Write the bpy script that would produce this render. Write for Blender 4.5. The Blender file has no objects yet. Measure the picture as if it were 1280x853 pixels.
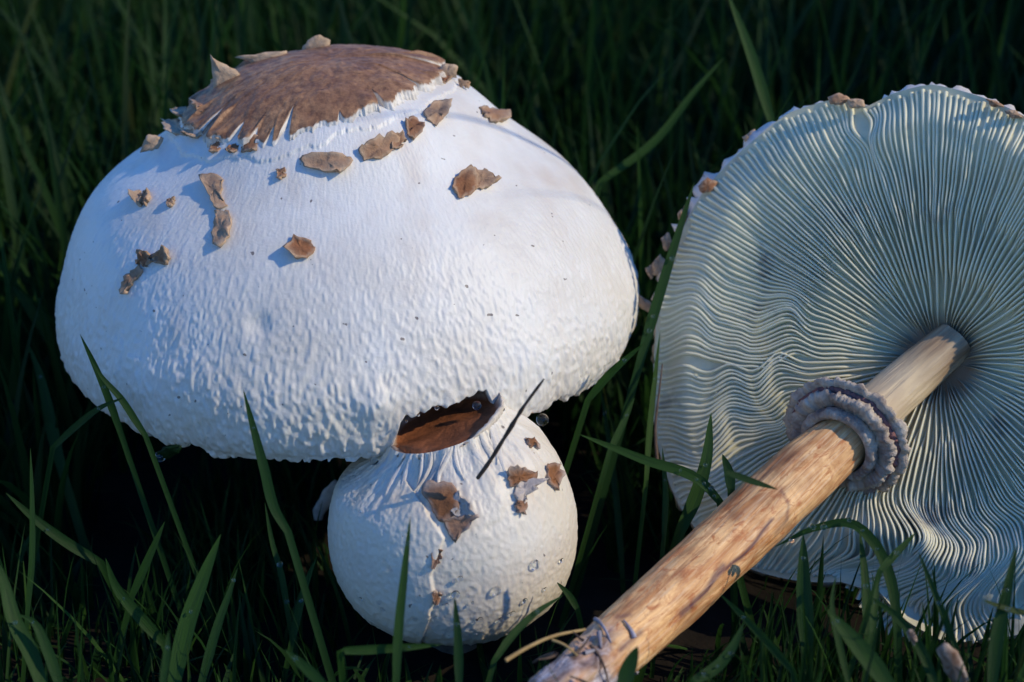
import bpy, math, random
import numpy as np

# ------------------------------------------------------------------ scene, camera, light
SC = bpy.context.scene
COL = SC.collection
S = 0.01                                   # everything below is worked out in centimetres
rng = np.random.default_rng(7)
random.seed(7)

PITCH = math.radians(22)
CAM = np.array([0.0, -44.0, 23.5])
FPX = 1280 * 60 / 36                       # focal length in pixels of the 1280-wide photograph
RV = np.array([1.0, 0, 0]); UV_ = np.array([0, math.sin(PITCH), math.cos(PITCH)]); VV = np.array([0, math.cos(PITCH), -math.sin(PITCH)])

cam = bpy.data.cameras.new('camera'); camo = bpy.data.objects.new('camera', cam); COL.objects.link(camo)
camo.location = CAM * S
camo.rotation_euler = (math.pi / 2 - PITCH, 0, 0)
cam.lens = 60; cam.sensor_width = 36; cam.clip_start = 0.01; cam.clip_end = 500
cam.dof.use_dof = True; cam.dof.focus_distance = 0.41; cam.dof.aperture_fstop = 14.5
SC.camera = camo

SUN_EL, SUN_AZ = math.radians(37), math.radians(106)      # azimuth clockwise from +Y
L = np.array([math.sin(SUN_AZ) * math.cos(SUN_EL), math.cos(SUN_AZ) * math.cos(SUN_EL), math.sin(SUN_EL)])
w = bpy.data.worlds.new('World'); SC.world = w; w.use_nodes = True
nt = w.node_tree; bg = nt.nodes['Background']
sky = nt.nodes.new('ShaderNodeTexSky'); sky.sky_type = 'NISHITA'; sky.sun_disc = False
sky.sun_elevation = SUN_EL; sky.sun_rotation = SUN_AZ
sky.air_density = 1.0; sky.dust_density = 0.0; sky.ozone_density = 4.0
hs = nt.nodes.new('ShaderNodeHueSaturation'); hs.inputs['Saturation'].default_value = 1.3; hs.inputs['Hue'].default_value = .512     # slide-film blue
nt.links.new(sky.outputs[0], hs.inputs['Color']); nt.links.new(hs.outputs[0], bg.inputs[0]); bg.inputs[1].default_value = 0.15
sun = bpy.data.lights.new('sun', 'SUN'); suno = bpy.data.objects.new('sun', sun); COL.objects.link(suno)
sun.energy = 2.4; sun.angle = math.radians(0.5); sun.color = (1.0, 0.865, 0.60)
from mathutils import Vector
suno.rotation_euler = Vector(L.tolist()).to_track_quat('Z', 'Y').to_euler()
suno.location = (1, -0.3, 0.6)
vs = SC.view_settings
vs.view_transform = 'Standard'; vs.look = 'None'; vs.exposure = 0.42; vs.gamma = 1.0
vs.use_curve_mapping = False


def proj(p):
    d = np.asarray(p, float) - CAM; z = d @ VV
    return np.stack([640 + FPX * (d @ RV) / z, 426.5 - FPX * (d @ UV_) / z], -1)


def ray(px):
    px = np.asarray(px, float)
    return VV + ((px[..., 0] - 640) / FPX)[..., None] * RV + ((426.5 - px[..., 1]) / FPX)[..., None] * UV_


def at_depth(px, depth):                   # point seen at px whose depth along the view axis is `depth`
    return CAM + ray(px) * np.asarray(depth, float)[..., None]


def at_z(px, z):
    r = ray(px); return CAM + r * ((z - CAM[2]) / r[..., 2])[..., None]


# ------------------------------------------------------------------ noise
def _h(ix, iy, iz):
    with np.errstate(over='ignore'):
        n = (ix.astype(np.uint32) * np.uint32(374761393) + iy.astype(np.uint32) * np.uint32(668265263) + iz.astype(np.uint32) * np.uint32(2147483647 - 1274126177))
        n = (n ^ (n >> np.uint32(13))) * np.uint32(1274126177)
        n = n ^ (n >> np.uint32(16))
        n = (n * np.uint32(2246822519)) ^ (n >> np.uint32(15))
    return n.astype(np.float64) / 4294967295.0


def vnoise(x, y, z=0.0):
    x, y, z = np.broadcast_arrays(np.asarray(x, float), np.asarray(y, float), np.asarray(z, float))
    xi, yi, zi = np.floor(x).astype(np.int64), np.floor(y).astype(np.int64), np.floor(z).astype(np.int64)
    fx, fy, fz = x - xi, y - yi, z - zi
    fx = fx * fx * (3 - 2 * fx); fy = fy * fy * (3 - 2 * fy); fz = fz * fz * (3 - 2 * fz)
    out = 0
    for a in (0, 1):
        for b in (0, 1):
            for c in (0, 1):
                out = out + (fx if a else 1 - fx) * (fy if b else 1 - fy) * (fz if c else 1 - fz) * _h((xi + a) & 0xffff, (yi + b) & 0xffff, (zi + c) & 0xffff)
    return out * 2 - 1


def fbm(x, y, z=0.0, o=3):
    t, a = 0, 1.0
    for k in range(o):
        t = t + a * vnoise(x * 2 ** k + 17 * k, y * 2 ** k + 5 * k, z * 2 ** k); a *= .5
    return t / 1.5


def sstep(a, b, x):
    t = np.clip((x - a) / (b - a), 0, 1); return t * t * (3 - 2 * t)


# ------------------------------------------------------------------ object helpers
def mesh_np(name, V, quads=None, tris=None, mat=None, smooth=True, attrs=None, uv=None):
    me = bpy.data.meshes.new(name)
    V = np.asarray(V, float)
    me.vertices.add(len(V)); me.vertices.foreach_set('co', (V * S).astype(np.float32).ravel())
    parts = []; sizes = []
    if quads is not None and len(quads):
        q = np.asarray(quads, np.int32); parts.append(q.ravel()); sizes.append(np.full(len(q), 4, np.int32))
    if tris is not None and len(tris):
        t = np.asarray(tris, np.int32); parts.append(t.ravel()); sizes.append(np.full(len(t), 3, np.int32))
    loops = np.concatenate(parts); sz = np.concatenate(sizes)
    me.loops.add(len(loops)); me.loops.foreach_set('vertex_index', loops)
    me.polygons.add(len(sz))
    st = np.zeros(len(sz), np.int32); st[1:] = np.cumsum(sz)[:-1]
    me.polygons.foreach_set('loop_start', st)
    me.polygons.foreach_set('use_smooth', np.full(len(sz), smooth, bool))
    for k, v in (attrs or {}).items():
        a = me.attributes.new(k, 'FLOAT', 'POINT'); a.data.foreach_set('value', np.asarray(v, np.float32))
    if uv is not None:
        l = me.uv_layers.new(name='uv'); l.data.foreach_set('uv', np.asarray(uv, np.float32)[loops].ravel())
    me.update(calc_edges=True); me.validate()
    if mat: me.materials.append(mat)
    return me


def thing(name, origin, label, cat, group=None):
    o = bpy.data.objects.new(name, None); COL.objects.link(o); o.location = np.asarray(origin, float) * S
    o.empty_display_size = .02
    o['label'] = label; o['category'] = cat
    if group: o['group'] = group
    return o


def part(name, me, parent, origin, label=None, kind=None):
    """links mesh `me` (already relative to the thing's origin) as a child"""
    o = bpy.data.objects.new(name, me); COL.objects.link(o); o.parent = parent
    if label: o['label'] = label
    if kind: o['kind'] = kind
    return o


def solo(name, me, loc, label=None, cat=None, group=None, kind=None):
    o = bpy.data.objects.new(name, me); COL.objects.link(o); o.location = np.asarray(loc, float) * S
    for k, v in (('label', label), ('category', cat), ('group', group), ('kind', kind)):
        if v: o[k] = v
    return o


def grid_quads(nu, nv, wrap_u=False):
    """vertex index = i*nv + j"""
    iu = np.arange(nu if wrap_u else nu - 1); jv = np.arange(nv - 1)
    I, J = np.meshgrid(iu, jv, indexing='ij'); I2 = (I + 1) % nu
    return np.stack([I * nv + J, I2 * nv + J, I2 * nv + J + 1, I * nv + J + 1], -1).reshape(-1, 4)


# ------------------------------------------------------------------ materials
def new_mat(name):
    m = bpy.data.materials.new(name); m.use_nodes = True
    n = m.node_tree.nodes; b = n['Principled BSDF']
    return m, m.node_tree, b


def node(t, kind, **kw):
    n = t.nodes.new(kind)
    for k, v in kw.items():
        if hasattr(n, k): setattr(n, k, v)
        else: n.inputs[k].default_value = v
    return n


def noise_n(t, scale, detail=4, rough=.6, vec=None, dist=0.0):
    n = node(t, 'ShaderNodeTexNoise'); n.inputs['Scale'].default_value = scale; n.inputs['Detail'].default_value = detail
    n.inputs['Roughness'].default_value = rough; n.inputs['Distortion'].default_value = dist
    if vec is not None: t.links.new(vec, n.inputs['Vector'])
    return n.outputs['Fac']


def ramp(t, fac, stops):
    r = node(t, 'ShaderNodeValToRGB'); e = r.color_ramp.elements
    while len(e) > 1: e.remove(e[-1])
    e[0].position, e[0].color = stops[0][0], (*stops[0][1], 1)
    for p, c in stops[1:]:
        x = e.new(p); x.color = (*c, 1)
    t.links.new(fac, r.inputs[0]); return r.outputs[0]


def g3(v): return (v, v, v)


def mix(t, fac, a, b, mode='MIX'):
    m = node(t, 'ShaderNodeMix'); m.data_type = 'RGBA'; m.blend_type = mode
    for s, v in ((m.inputs[0], fac), (m.inputs[6], a), (m.inputs[7], b)):
        if isinstance(v, (int, float)): s.default_value = v
        elif isinstance(v, tuple): s.default_value = (*v, 1)
        else: t.links.new(v, s)
    return m.outputs[2]


def attr(t, name):
    a = node(t, 'ShaderNodeAttribute'); a.attribute_name = name; return a.outputs['Fac']


def objco(t): return node(t, 'ShaderNodeTexCoord').outputs['Object']


def mapping(t, vec, scale):
    m = node(t, 'ShaderNodeMapping'); m.inputs['Scale'].default_value = scale
    t.links.new(vec, m.inputs['Vector']); return m.outputs[0]


def bump(t, b, h, strength, dist):
    n = node(t, 'ShaderNodeBump'); n.inputs['Strength'].default_value = strength; n.inputs['Distance'].default_value = dist
    t.links.new(h, n.inputs['Height']); t.links.new(n.outputs[0], b.inputs['Normal'])


def mat_cap():
    m, t, b = new_mat('mushroom_skin'); co = objco(t)
    base = ramp(t, noise_n(t, 28, 5, .6, co), [(.3, (.63, .59, .54)), (.55, (.74, .72, .69)), (.8, (.79, .78, .76))])
    base = mix(t, attr(t, 'cream'), base, (.70, .62, .50))
    streak = ramp(t, noise_n(t, 90, 3, .6, mapping(t, co, (1, 1, .35))), [(.55, g3(0)), (.75, g3(1))])
    c = mix(t, mix(t, .5, g3(0), streak), base, (.62, .55, .49))
    tan = mix(t, attr(t, 'tan'), c, (.50, .36, .25))
    sp = ramp(t, noise_n(t, 520, 1, .5, co), [(.765, g3(0)), (.79, g3(1))])
    c2 = mix(t, mix(t, .8, g3(0), sp), tan, (.10, .07, .06))
    t.links.new(c2, b.inputs['Base Color'])
    b.inputs['Roughness'].default_value = .48
    b.inputs['Specular IOR Level'].default_value = .5
    b.inputs['Subsurface Weight'].default_value = .12; b.inputs['Subsurface Radius'].default_value = (1, .6, .4); b.inputs['Subsurface Scale'].default_value = .0012
    bump(t, b, noise_n(t, 900, 4, .65, co), .32, .0005)
    return m


def mat_flake(name='scale_skin', brown=(.24, .098, .042), pale=(.60, .44, .30)):
    m, t, b = new_mat(name); co = objco(t)
    br = ramp(t, noise_n(t, 260, 5, .65, co), [(.25, tuple(x * .5 for x in brown)), (.5, brown), (.75, tuple(min(1, x * 1.5) for x in brown))])
    pl = ramp(t, noise_n(t, 320, 4, .6, co), [(.3, tuple(x * .62 for x in pale)), (.6, pale)])
    t.links.new(mix(t, attr(t, 'brown'), pl, br), b.inputs['Base Color'])
    b.inputs['Roughness'].default_value = .7; b.inputs['Specular IOR Level'].default_value = .3
    bump(t, b, noise_n(t, 700, 4, .7, co), .6, .0006)
    return m


def mat_disc():
    m, t, b = new_mat('cap_centre_skin'); co = objco(t)
    n1 = noise_n(t, 45, 5, .6, co); n2 = noise_n(t, 420, 4, .7, co)
    c = ramp(t, n1, [(.3, (.24, .122, .066)), (.5, (.40, .21, .105)), (.7, (.54, .31, .155))])
    c = mix(t, ramp(t, n2, [(.35, g3(.75)), (.7, g3(0))]), c, (.09, .035, .02))
    crack = ramp(t, noise_n(t, 150, 3, .6, mapping(t, co, (1, 2.6, 1)), 1.5), [(.66, g3(0)), (.72, g3(.8))])
    c = mix(t, crack, c, (.06, .025, .02))
    pl = ramp(t, noise_n(t, 300, 4, .6, co), [(.3, (.52, .44, .36)), (.6, (.76, .71, .64))])
    t.links.new(mix(t, attr(t, 'brown'), pl, c), b.inputs['Base Color'])
    b.inputs['Roughness'].default_value = .55; b.inputs['Specular IOR Level'].default_value = .4
    bump(t, b, n2, .6, .0006)
    return m


def mat_gill():
    m, t, b = new_mat('gill_flesh'); co = objco(t)
    c = ramp(t, noise_n(t, 24, 6, .65, co), [(.33, (.48, .45, .31)), (.5, (.68, .63, .43)), (.66, (.84, .75, .50))])
    st = ramp(t, noise_n(t, 55, 4, .7, co), [(.58, g3(0)), (.72, g3(.75))])
    edge = mix(t, attr(t, 'edge'), c, (.90, .83, .60))  # crests painted paler than the sides, standing for shade between gills
    c = mix(t, st, edge, (.24, .20, .17))
    c = mix(t, attr(t, 'seat_brown'), c, (.15, .085, .045))  # turns dark brown close to the stem
    t.links.new(c, b.inputs['Base Color']); b.inputs['Roughness'].default_value = .55
    b.inputs['Specular IOR Level'].default_value = .35
    b.inputs['Subsurface Weight'].default_value = .35; b.inputs['Subsurface Radius'].default_value = (1, .9, .6); b.inputs['Subsurface Scale'].default_value = .0016
    return m


def mat_plain(name, c0, c1, scale=120, rough=.7, bs=.5, spec=.3):
    m, t, b = new_mat(name); co = objco(t); n = noise_n(t, scale, 5, .65, co)
    t.links.new(ramp(t, n, [(.3, c0), (.7, c1)]), b.inputs['Base Color'])
    b.inputs['Roughness'].default_value = rough; b.inputs['Specular IOR Level'].default_value = spec
    if bs: bump(t, b, noise_n(t, scale * 4, 4, .7, co), bs, .0006)
    return m


def mat_stem():
    m, t, b = new_mat('stem_flesh')
    u = node(t, 'ShaderNodeUVMap').outputs[0]                 # u = along (cm), v = round the stem (cm)
    fib = noise_n(t, 1, 5, .6, mapping(t, u, (.45, 8, 1)), .8)
    big = noise_n(t, 1, 4, .6, mapping(t, u, (.7, 1.6, 1)), 1.2)
    c = ramp(t, big, [(.30, (.48, .19, .055)), (.48, (.70, .38, .16)), (.62, (.92, .56, .25))])
    c = mix(t, ramp(t, fib, [(.38, g3(.42)), (.52, g3(0))]), c, (.42, .16, .06))
    c = mix(t, ramp(t, noise_n(t, 1, 4, .6, mapping(t, u, (.55, 15, 1)), .5), [(.5, g3(0)), (.7, g3(.4))]), c, (.84, .70, .50))
    red = ramp(t, noise_n(t, 1, 5, .7, mapping(t, u, (1.1, 2.6, 1)), 1.6), [(.52, g3(0)), (.64, g3(.85))])
    c = mix(t, red, c, (.46, .15, .045))
    c = mix(t, attr(t, 'bruise'), c, (.20, .085, .04))
    c = mix(t, attr(t, 'crack'), c, (.085, .03, .045))
    vein = ramp(t, noise_n(t, 1, 2, .5, mapping(t, u, (.35, 4.5, 1)), 1.2), [(.688, g3(0)), (.705, g3(.9)), (.725, g3(0))])
    c = mix(t, vein, c, (.12, .045, .05))
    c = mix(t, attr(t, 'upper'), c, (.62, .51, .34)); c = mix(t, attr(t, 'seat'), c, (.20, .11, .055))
    rt = ramp(t, noise_n(t, 1, 5, .7, mapping(t, u, (2.2, 3.5, 1)), 1.0), [(.36, (.035, .025, .03)), (.5, (.30, .26, .27)), (.66, (.62, .60, .64))]); c = mix(t, attr(t, 'root'), c, rt)
    t.links.new(c, b.inputs['Base Color']); b.inputs['Roughness'].default_value = .5; b.inputs['Specular IOR Level'].default_value = .4
    bump(t, b, fib, .6, .0006)
    return m


def mat_grass():
    m, t, b = new_mat('grass_leaf')
    v = attr(t, 'tone')
    c = ramp(t, v, [(0, (.006, .028, .007)), (.45, (.018, .062, .011)), (.8, (.046, .115, .016)), (.93, (.08, .10, .03)), (1, (.16, .10, .045))])
    u = node(t, 'ShaderNodeUVMap').outputs[0]
    vein = noise_n(t, 1, 2, .5, mapping(t, u, (22, .5, 1)))
    c = mix(t, ramp(t, vein, [(.4, g3(.45)), (.62, g3(0))]), c, (.012, .035, .014))
    t.links.new(c, b.inputs['Base Color']); b.inputs['Roughness'].default_value = .5; b.inputs['Specular IOR Level'].default_value = .2
    bump(t, b, vein, .4, .0004)
    tr = node(t, 'ShaderNodeBsdfTranslucent'); t.links.new(c, tr.inputs['Color'])
    mx = node(t, 'ShaderNodeMixShader'); mx.inputs[0].default_value = .42
    t.links.new(b.outputs[0], mx.inputs[1]); t.links.new(tr.outputs[0], mx.inputs[2])
    t.links.new(mx.outputs[0], t.nodes['Material Output'].inputs['Surface'])
    return m


def mat_water():
    m, t, b = new_mat('dew_water')
    b.inputs['Base Color'].default_value = (.95, .98, 1, 1); b.inputs['Roughness'].default_value = .07
    b.inputs['Transmission Weight'].default_value = 1; b.inputs['IOR'].default_value = 1.33
    return m


M_CAP, M_FLAKE, M_DISC, M_GILL, M_STEM, M_GRASS, M_WATER = mat_cap(), mat_flake(), mat_disc(), mat_gill(), mat_stem(), mat_grass(), mat_water()
M_TORN = mat_flake('torn_skin', (.21, .085, .032), (.60, .52, .46))
M_RING = mat_plain('ring_membrane', (.19, .13, .11), (.62, .53, .43), 210, .75, .9)
M_RINGG = mat_plain('ring_groove', (.16, .07, .07), (.30, .15, .14), 150, .8, .5)
M_PALE = mat_plain('pale_flesh', (.55, .49, .42), (.80, .76, .70), 140, .7, .6)
M_BROWNSTEM = mat_plain('brown_stem', (.10, .07, .05), (.30, .23, .17), 90, .7, .6)  # brown kept dark to stand in for the shade beneath the caps
M_DIRT = mat_plain('root_threads', (.10, .075, .07), (.46, .44, .50), 110, .85, .6)
M_SOIL = mat_plain('soil', (.007, .006, .005), (.020, .015, .011), 60, .95, 1.0, .1)
M_STRAW = mat_plain('dry_straw', (.28, .17, .06), (.50, .34, .14), 150, .7, .4)
M_STALK = mat_plain('dead_stalk', (.05, .030, .022), (.15, .10, .07), 200, .7, .5)

# ------------------------------------------------------------------ ground
def ground_z(x, y):
    return .35 * fbm(x * .16, y * .16, 3.0, 3) + .12 * fbm(x * .9, y * .9, 9.0, 2) - .15 + .9 * np.exp(-(((x + 1.4) / 3) ** 2 + ((y + 6.5) / 3) ** 2)) + .15 * np.exp(-(((x - 10) / 7) ** 2 + ((y + 5) / 3.5) ** 2))


def build_ground():
    a = np.concatenate([-np.geomspace(3000, 36, 26)[:-1], np.linspace(-36, 36, 150), np.geomspace(36, 3000, 26)[1:]])
    X, Y = np.meshgrid(a, a + 10, indexing='ij')
    fade = np.exp(-(np.hypot(X, Y) / 90) ** 2)
    Z = ground_z(X, Y) * fade
    me = mesh_np('ground', np.stack([X, Y, Z], -1).reshape(-1, 3), grid_quads(len(a), len(a)), mat=M_SOIL)
    solo('ground', me, (0, 0, 0), label='dark damp soil under the grass', kind='structure')


build_ground()

# ------------------------------------------------------------------ the big mushroom
def herm(t, y, s):
    m = np.gradient(y, t); i = np.clip(np.searchsorted(t, s) - 1, 0, len(t) - 2); h = t[i + 1] - t[i]; x = (s - t[i]) / h
    return (2 * x**3 - 3 * x**2 + 1) * y[i] + (x**3 - 2 * x**2 + x) * h * m[i] + (-2 * x**3 + 3 * x**2) * y[i + 1] + (x**3 - x**2) * h * m[i + 1]


BIG_R = 7.848
BIG_T = np.array([-4.668, 0.0, 13.30])
_r = np.array([0, .2, .4, .6, .8, .93, 1.0, .985, .955]) * BIG_R
_z = -np.cumsum([0, .006, .050, .172, .1795, .1932, .1675, .1391, .0469]) * BIG_R
_t = np.r_[0, np.cumsum(np.hypot(np.diff(_r), np.diff(_z)))]
BIG_S = _t[-1]
cr, sr = math.cos(-.0373), math.sin(-.0373); cp, sp_ = math.cos(.0353), math.sin(.0353)
BIG_M = np.array([[cr, 0, sr], [0, 1, 0], [-sr, 0, cr]]) @ np.array([[1, 0, 0], [0, cp, -sp_], [0, sp_, cp]])


def big_prof(s):
    s = np.asarray(s, float); return herm(_t, _r, s), herm(_t, _z, s)


def big_base(th, s):
    """undisplaced cap surface: point and outward normal, world cm"""
    r, z = big_prof(s); e = 1e-3
    r2, z2 = big_prof(np.minimum(s + e, BIG_S)); r1, z1 = big_prof(np.maximum(s - e, 0))
    dr, dz = r2 - r1, z2 - z1; l = np.hypot(dr, dz); nr, nz = -dz / l, dr / l
    p = np.stack([r * np.cos(th), r * np.sin(th), z + 0 * th], -1); n = np.stack([nr * np.cos(th), nr * np.sin(th), nz + 0 * th], -1)
    n = n * np.where(nz < -0.9, -1, 1)[..., None]
    bul = .46 * np.exp(-(((th + 2.95 + np.pi) % (2 * np.pi) - np.pi) / .75) ** 2) * np.exp(-((s / BIG_S - .60) / .20) ** 2)
    p = p + n * np.asarray(bul)[..., None]
    return p @ BIG_M.T + BIG_T, n @ BIG_M.T


def big_end(th):
    """length of the cap's profile at this bearing: ragged rim, notch above the button"""
    x, y = np.cos(th), np.sin(th)
    e = BIG_S - .10 + .20 * vnoise(x * 6, y * 6, 2.1) + .15 * vnoise(x * 26, y * 26, 5.5) + .11 * vnoise(x * 80, y * 80, 8.5)
    for px, half, d in ((556, .165, 1.30), (676, .12, .28), (150, .05, .35), (190, .03, .25), (112, .06, .3), (240, .03, .2)):
        t0 = notch_theta(px); dd = np.abs((th - t0 + np.pi) % (2 * np.pi) - np.pi)
        e = e - d * (1 - sstep(half * .72, half * 1.25, dd))
    return e


def notch_theta(px):
    tt = np.linspace(-np.pi, 0, 721); p, _ = big_base(tt, np.full(721, BIG_S - .3)); q = proj(p)
    return tt[np.argmin(np.abs(q[:, 0] - px))]


def big_disp(th, s):
    x, y = np.cos(th), np.sin(th); r, z = big_prof(s); f = np.clip(s / BIG_S, 0, 1)
    low = sstep(.42, .95, f)
    d = .03 * fbm(x * 1.6, y * 1.6, s * .2, 1)                                    # slow unevenness
    k = BIG_R * 7.6
    warp = .6 * vnoise(x * 9, y * 9, s * .8)
    mid, rim = sstep(.44, .74, f), sstep(.66, .96, f)
    peb = vnoise(x * BIG_R * 12 + warp, y * BIG_R * 12, s * 8)
    lng = vnoise(x * k + warp, y * k + warp, s * 2.6)
    d = d + mid * (1 - .5 * rim) * .020 * np.clip(peb * .9 + .3, 0, 1) + rim * (.044 * np.clip(lng * .9 + .25, 0, 1) ** 1.2 + .025 * peb)
    d = d + .0045 * vnoise(x * BIG_R * 14 + 3, y * BIG_R * 14, s * 6)
    fold = vnoise(x * 13, y * 13, 4.4 + s * .25)
    d = d + .05 * sstep(.8, 1, f) * fold
    # a few dents
    for px, py, rad, dep in ((322, 405, .28, -.10), (182, 588, .1, .0), (470, 508, .45, .16), (640, 290, .8, -.03)):
        p, n, (t0, s0) = on_big((px, py))
        dd = np.hypot(((th - t0 + np.pi) % (2 * np.pi) - np.pi) * r, s - s0); d = d + dep * np.exp(-(dd / rad) ** 2)
    return d


_tt, _ss = np.meshgrid(np.linspace(-np.pi, np.pi, 1200, endpoint=False), np.linspace(0.02, BIG_S, 420), indexing='ij')
_bp, _bn = big_base(_tt, _ss); _bq = proj(_bp); _vis = ((CAM - _bp) * _bn).sum(-1) > 0


def on_big(px):
    d = (_bq[..., 0] - px[0]) ** 2 + (_bq[..., 1] - px[1]) ** 2 + np.where(_vis, 0, 1e6)
    i = np.unravel_index(np.argmin(d), d.shape); return _bp[i], _bn[i], (_tt[i], _ss[i])


BIG_O = np.array([BIG_T[0], 0, 0.0])
big = thing('large_mushroom', BIG_O, 'large standing mushroom with broad white domed cap and brown scaly centre', 'mushroom', None)
DISC_PX = [(232, 152), (262, 176), (300, 174), (345, 178), (385, 166), (430, 150), (480, 132), (520, 117), (548, 98)]
_dt = np.array([on_big(p)[2] for p in DISC_PX]); DISC_T = np.unwrap(_dt[:, 0]); DISC_S = _dt[:, 1]


def disc_edge(th):
    """profile length at which the brown centre ends"""
    t = (th - DISC_T[0]) % (2 * np.pi); tk = (DISC_T - DISC_T[0]) % (2 * np.pi)
    o = np.argsort(tk); tk, sk = tk[o], DISC_S[o]
    back = np.linspace(tk[-1], 2 * np.pi, 6)[1:-1]
    return np.interp(t, np.r_[tk, back, 2 * np.pi], np.r_[sk, np.full(4, 3.3), sk[0]])


def build_big():
    f0 = -np.pi / 2
    thf = np.linspace(f0 - 1.95, f0 + 1.95, 1100); thb = np.linspace(f0 + 1.95, f0 - 1.95 + 2 * np.pi, 150)[1:-1]
    th = np.r_[thf, thb]; ns = 290
    u = np.linspace(0, 1, ns) ** .92
    end = big_end(th)
    TH = np.repeat(th[:, None], ns, 1); SS = u[None, :] * end[:, None]
    p, n = big_base(TH, SS); d = big_disp(TH, SS)
    # torn step of skin just below the brown centre
    de = disc_edge(TH) + .55 + .18 * vnoise(np.cos(TH) * 9, np.sin(TH) * 9, 1.5) + .07 * vnoise(np.cos(TH) * 60, np.sin(TH) * 60, 2.5)
    d = d + .05 * (1 - sstep(-.04, .04, SS - de))
    v = p + n * d[..., None]
    # lip turning under the rim, then the underside
    ax = BIG_M @ np.array([0, 0, 1.0]); cen = BIG_T
    last = v[:, -1]; rad = last - (cen + ((last - cen) @ ax)[:, None] * ax); rr = np.linalg.norm(rad, axis=1, keepdims=True); rad = rad / rr
    lips = [last - rad * .12 - ax * .05, last - rad * .30 + ax * .05, last - rad * .5 + ax * .5]
    allv = np.concatenate([v, np.stack(lips, 1)], 1); nv = ns + 3
    tan = .55 * np.clip(fbm(np.cos(TH) * 4, np.sin(TH) * 4, SS * .6, 3) - .15, 0, 1) * sstep(.2, .35, SS / BIG_S) * (1 - sstep(.55, .7, SS / BIG_S))
    tan = tan + .35 * sstep(.9, 1, SS / end[:, None]) * np.clip(vnoise(np.cos(TH) * 7, np.sin(TH) * 7, 6.6), 0, 1)
    tan = np.concatenate([tan, np.zeros((len(th), 3))], 1)
    me = mesh_np('cap', allv.reshape(-1, 3) - BIG_O, grid_quads(len(th), nv, True)[:, ::-1], mat=M_CAP, attrs={'tan': tan.ravel(), 'cream': np.concatenate([np.clip(sstep(.6, 1, SS / BIG_S) * (.35 + .5 * fbm(np.cos(TH) * 5, np.sin(TH) * 5, SS, 3)) + .25 * np.clip(fbm(np.cos(TH) * 3 + 9, np.sin(TH) * 3, SS * .7, 3), 0, 1), 0, .8), np.zeros((len(th), 3))], 1).ravel()})
    part('cap', me, big, BIG_O)
    # gills underneath: one ribbed cone in the shade, and the stem
    nt_ = 360; tg = np.linspace(-np.pi, np.pi, nt_, endpoint=False); rg = np.linspace(1.3, 7.1, 12)
    T, Rr = np.meshgrid(tg, rg, indexing='ij')
    Z = -4.4 - .9 * (Rr / 7.1) ** 2 + np.where(np.arange(nt_)[:, None] % 2 == 0, .25, -.25) * np.clip((7.2 - Rr) / 3, .1, 1)
    P = np.stack([Rr * np.cos(T), Rr * np.sin(T), Z], -1) @ BIG_M.T + BIG_T - BIG_O
    part('gills', mesh_np('gills', P.reshape(-1, 3), grid_quads(nt_, 12, True), mat=M_GILL, attrs={'edge': np.zeros(P.size // 3)}), big, BIG_O, kind='stuff')
    hz = np.linspace(-.4, 9.6, 24); T, H = np.meshgrid(np.linspace(0, 2 * np.pi, 40, endpoint=False), hz, indexing='ij'); lean_x = 1.9 * (1 - .6 * np.clip(H / 9, 0, 1))
    R0 = 1.05 + .5 * np.exp(-H * .9) + .05 * fbm(np.cos(T) * 2, np.sin(T) * 2, H, 2)
    P = np.stack([R0 * np.cos(T) + lean_x, R0 * np.sin(T) + .8, H], -1)
    part('stem', mesh_np('stem', P.reshape(-1, 3), grid_quads(40, 24, True), mat=M_BROWNSTEM), big, BIG_O)


build_big()


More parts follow.
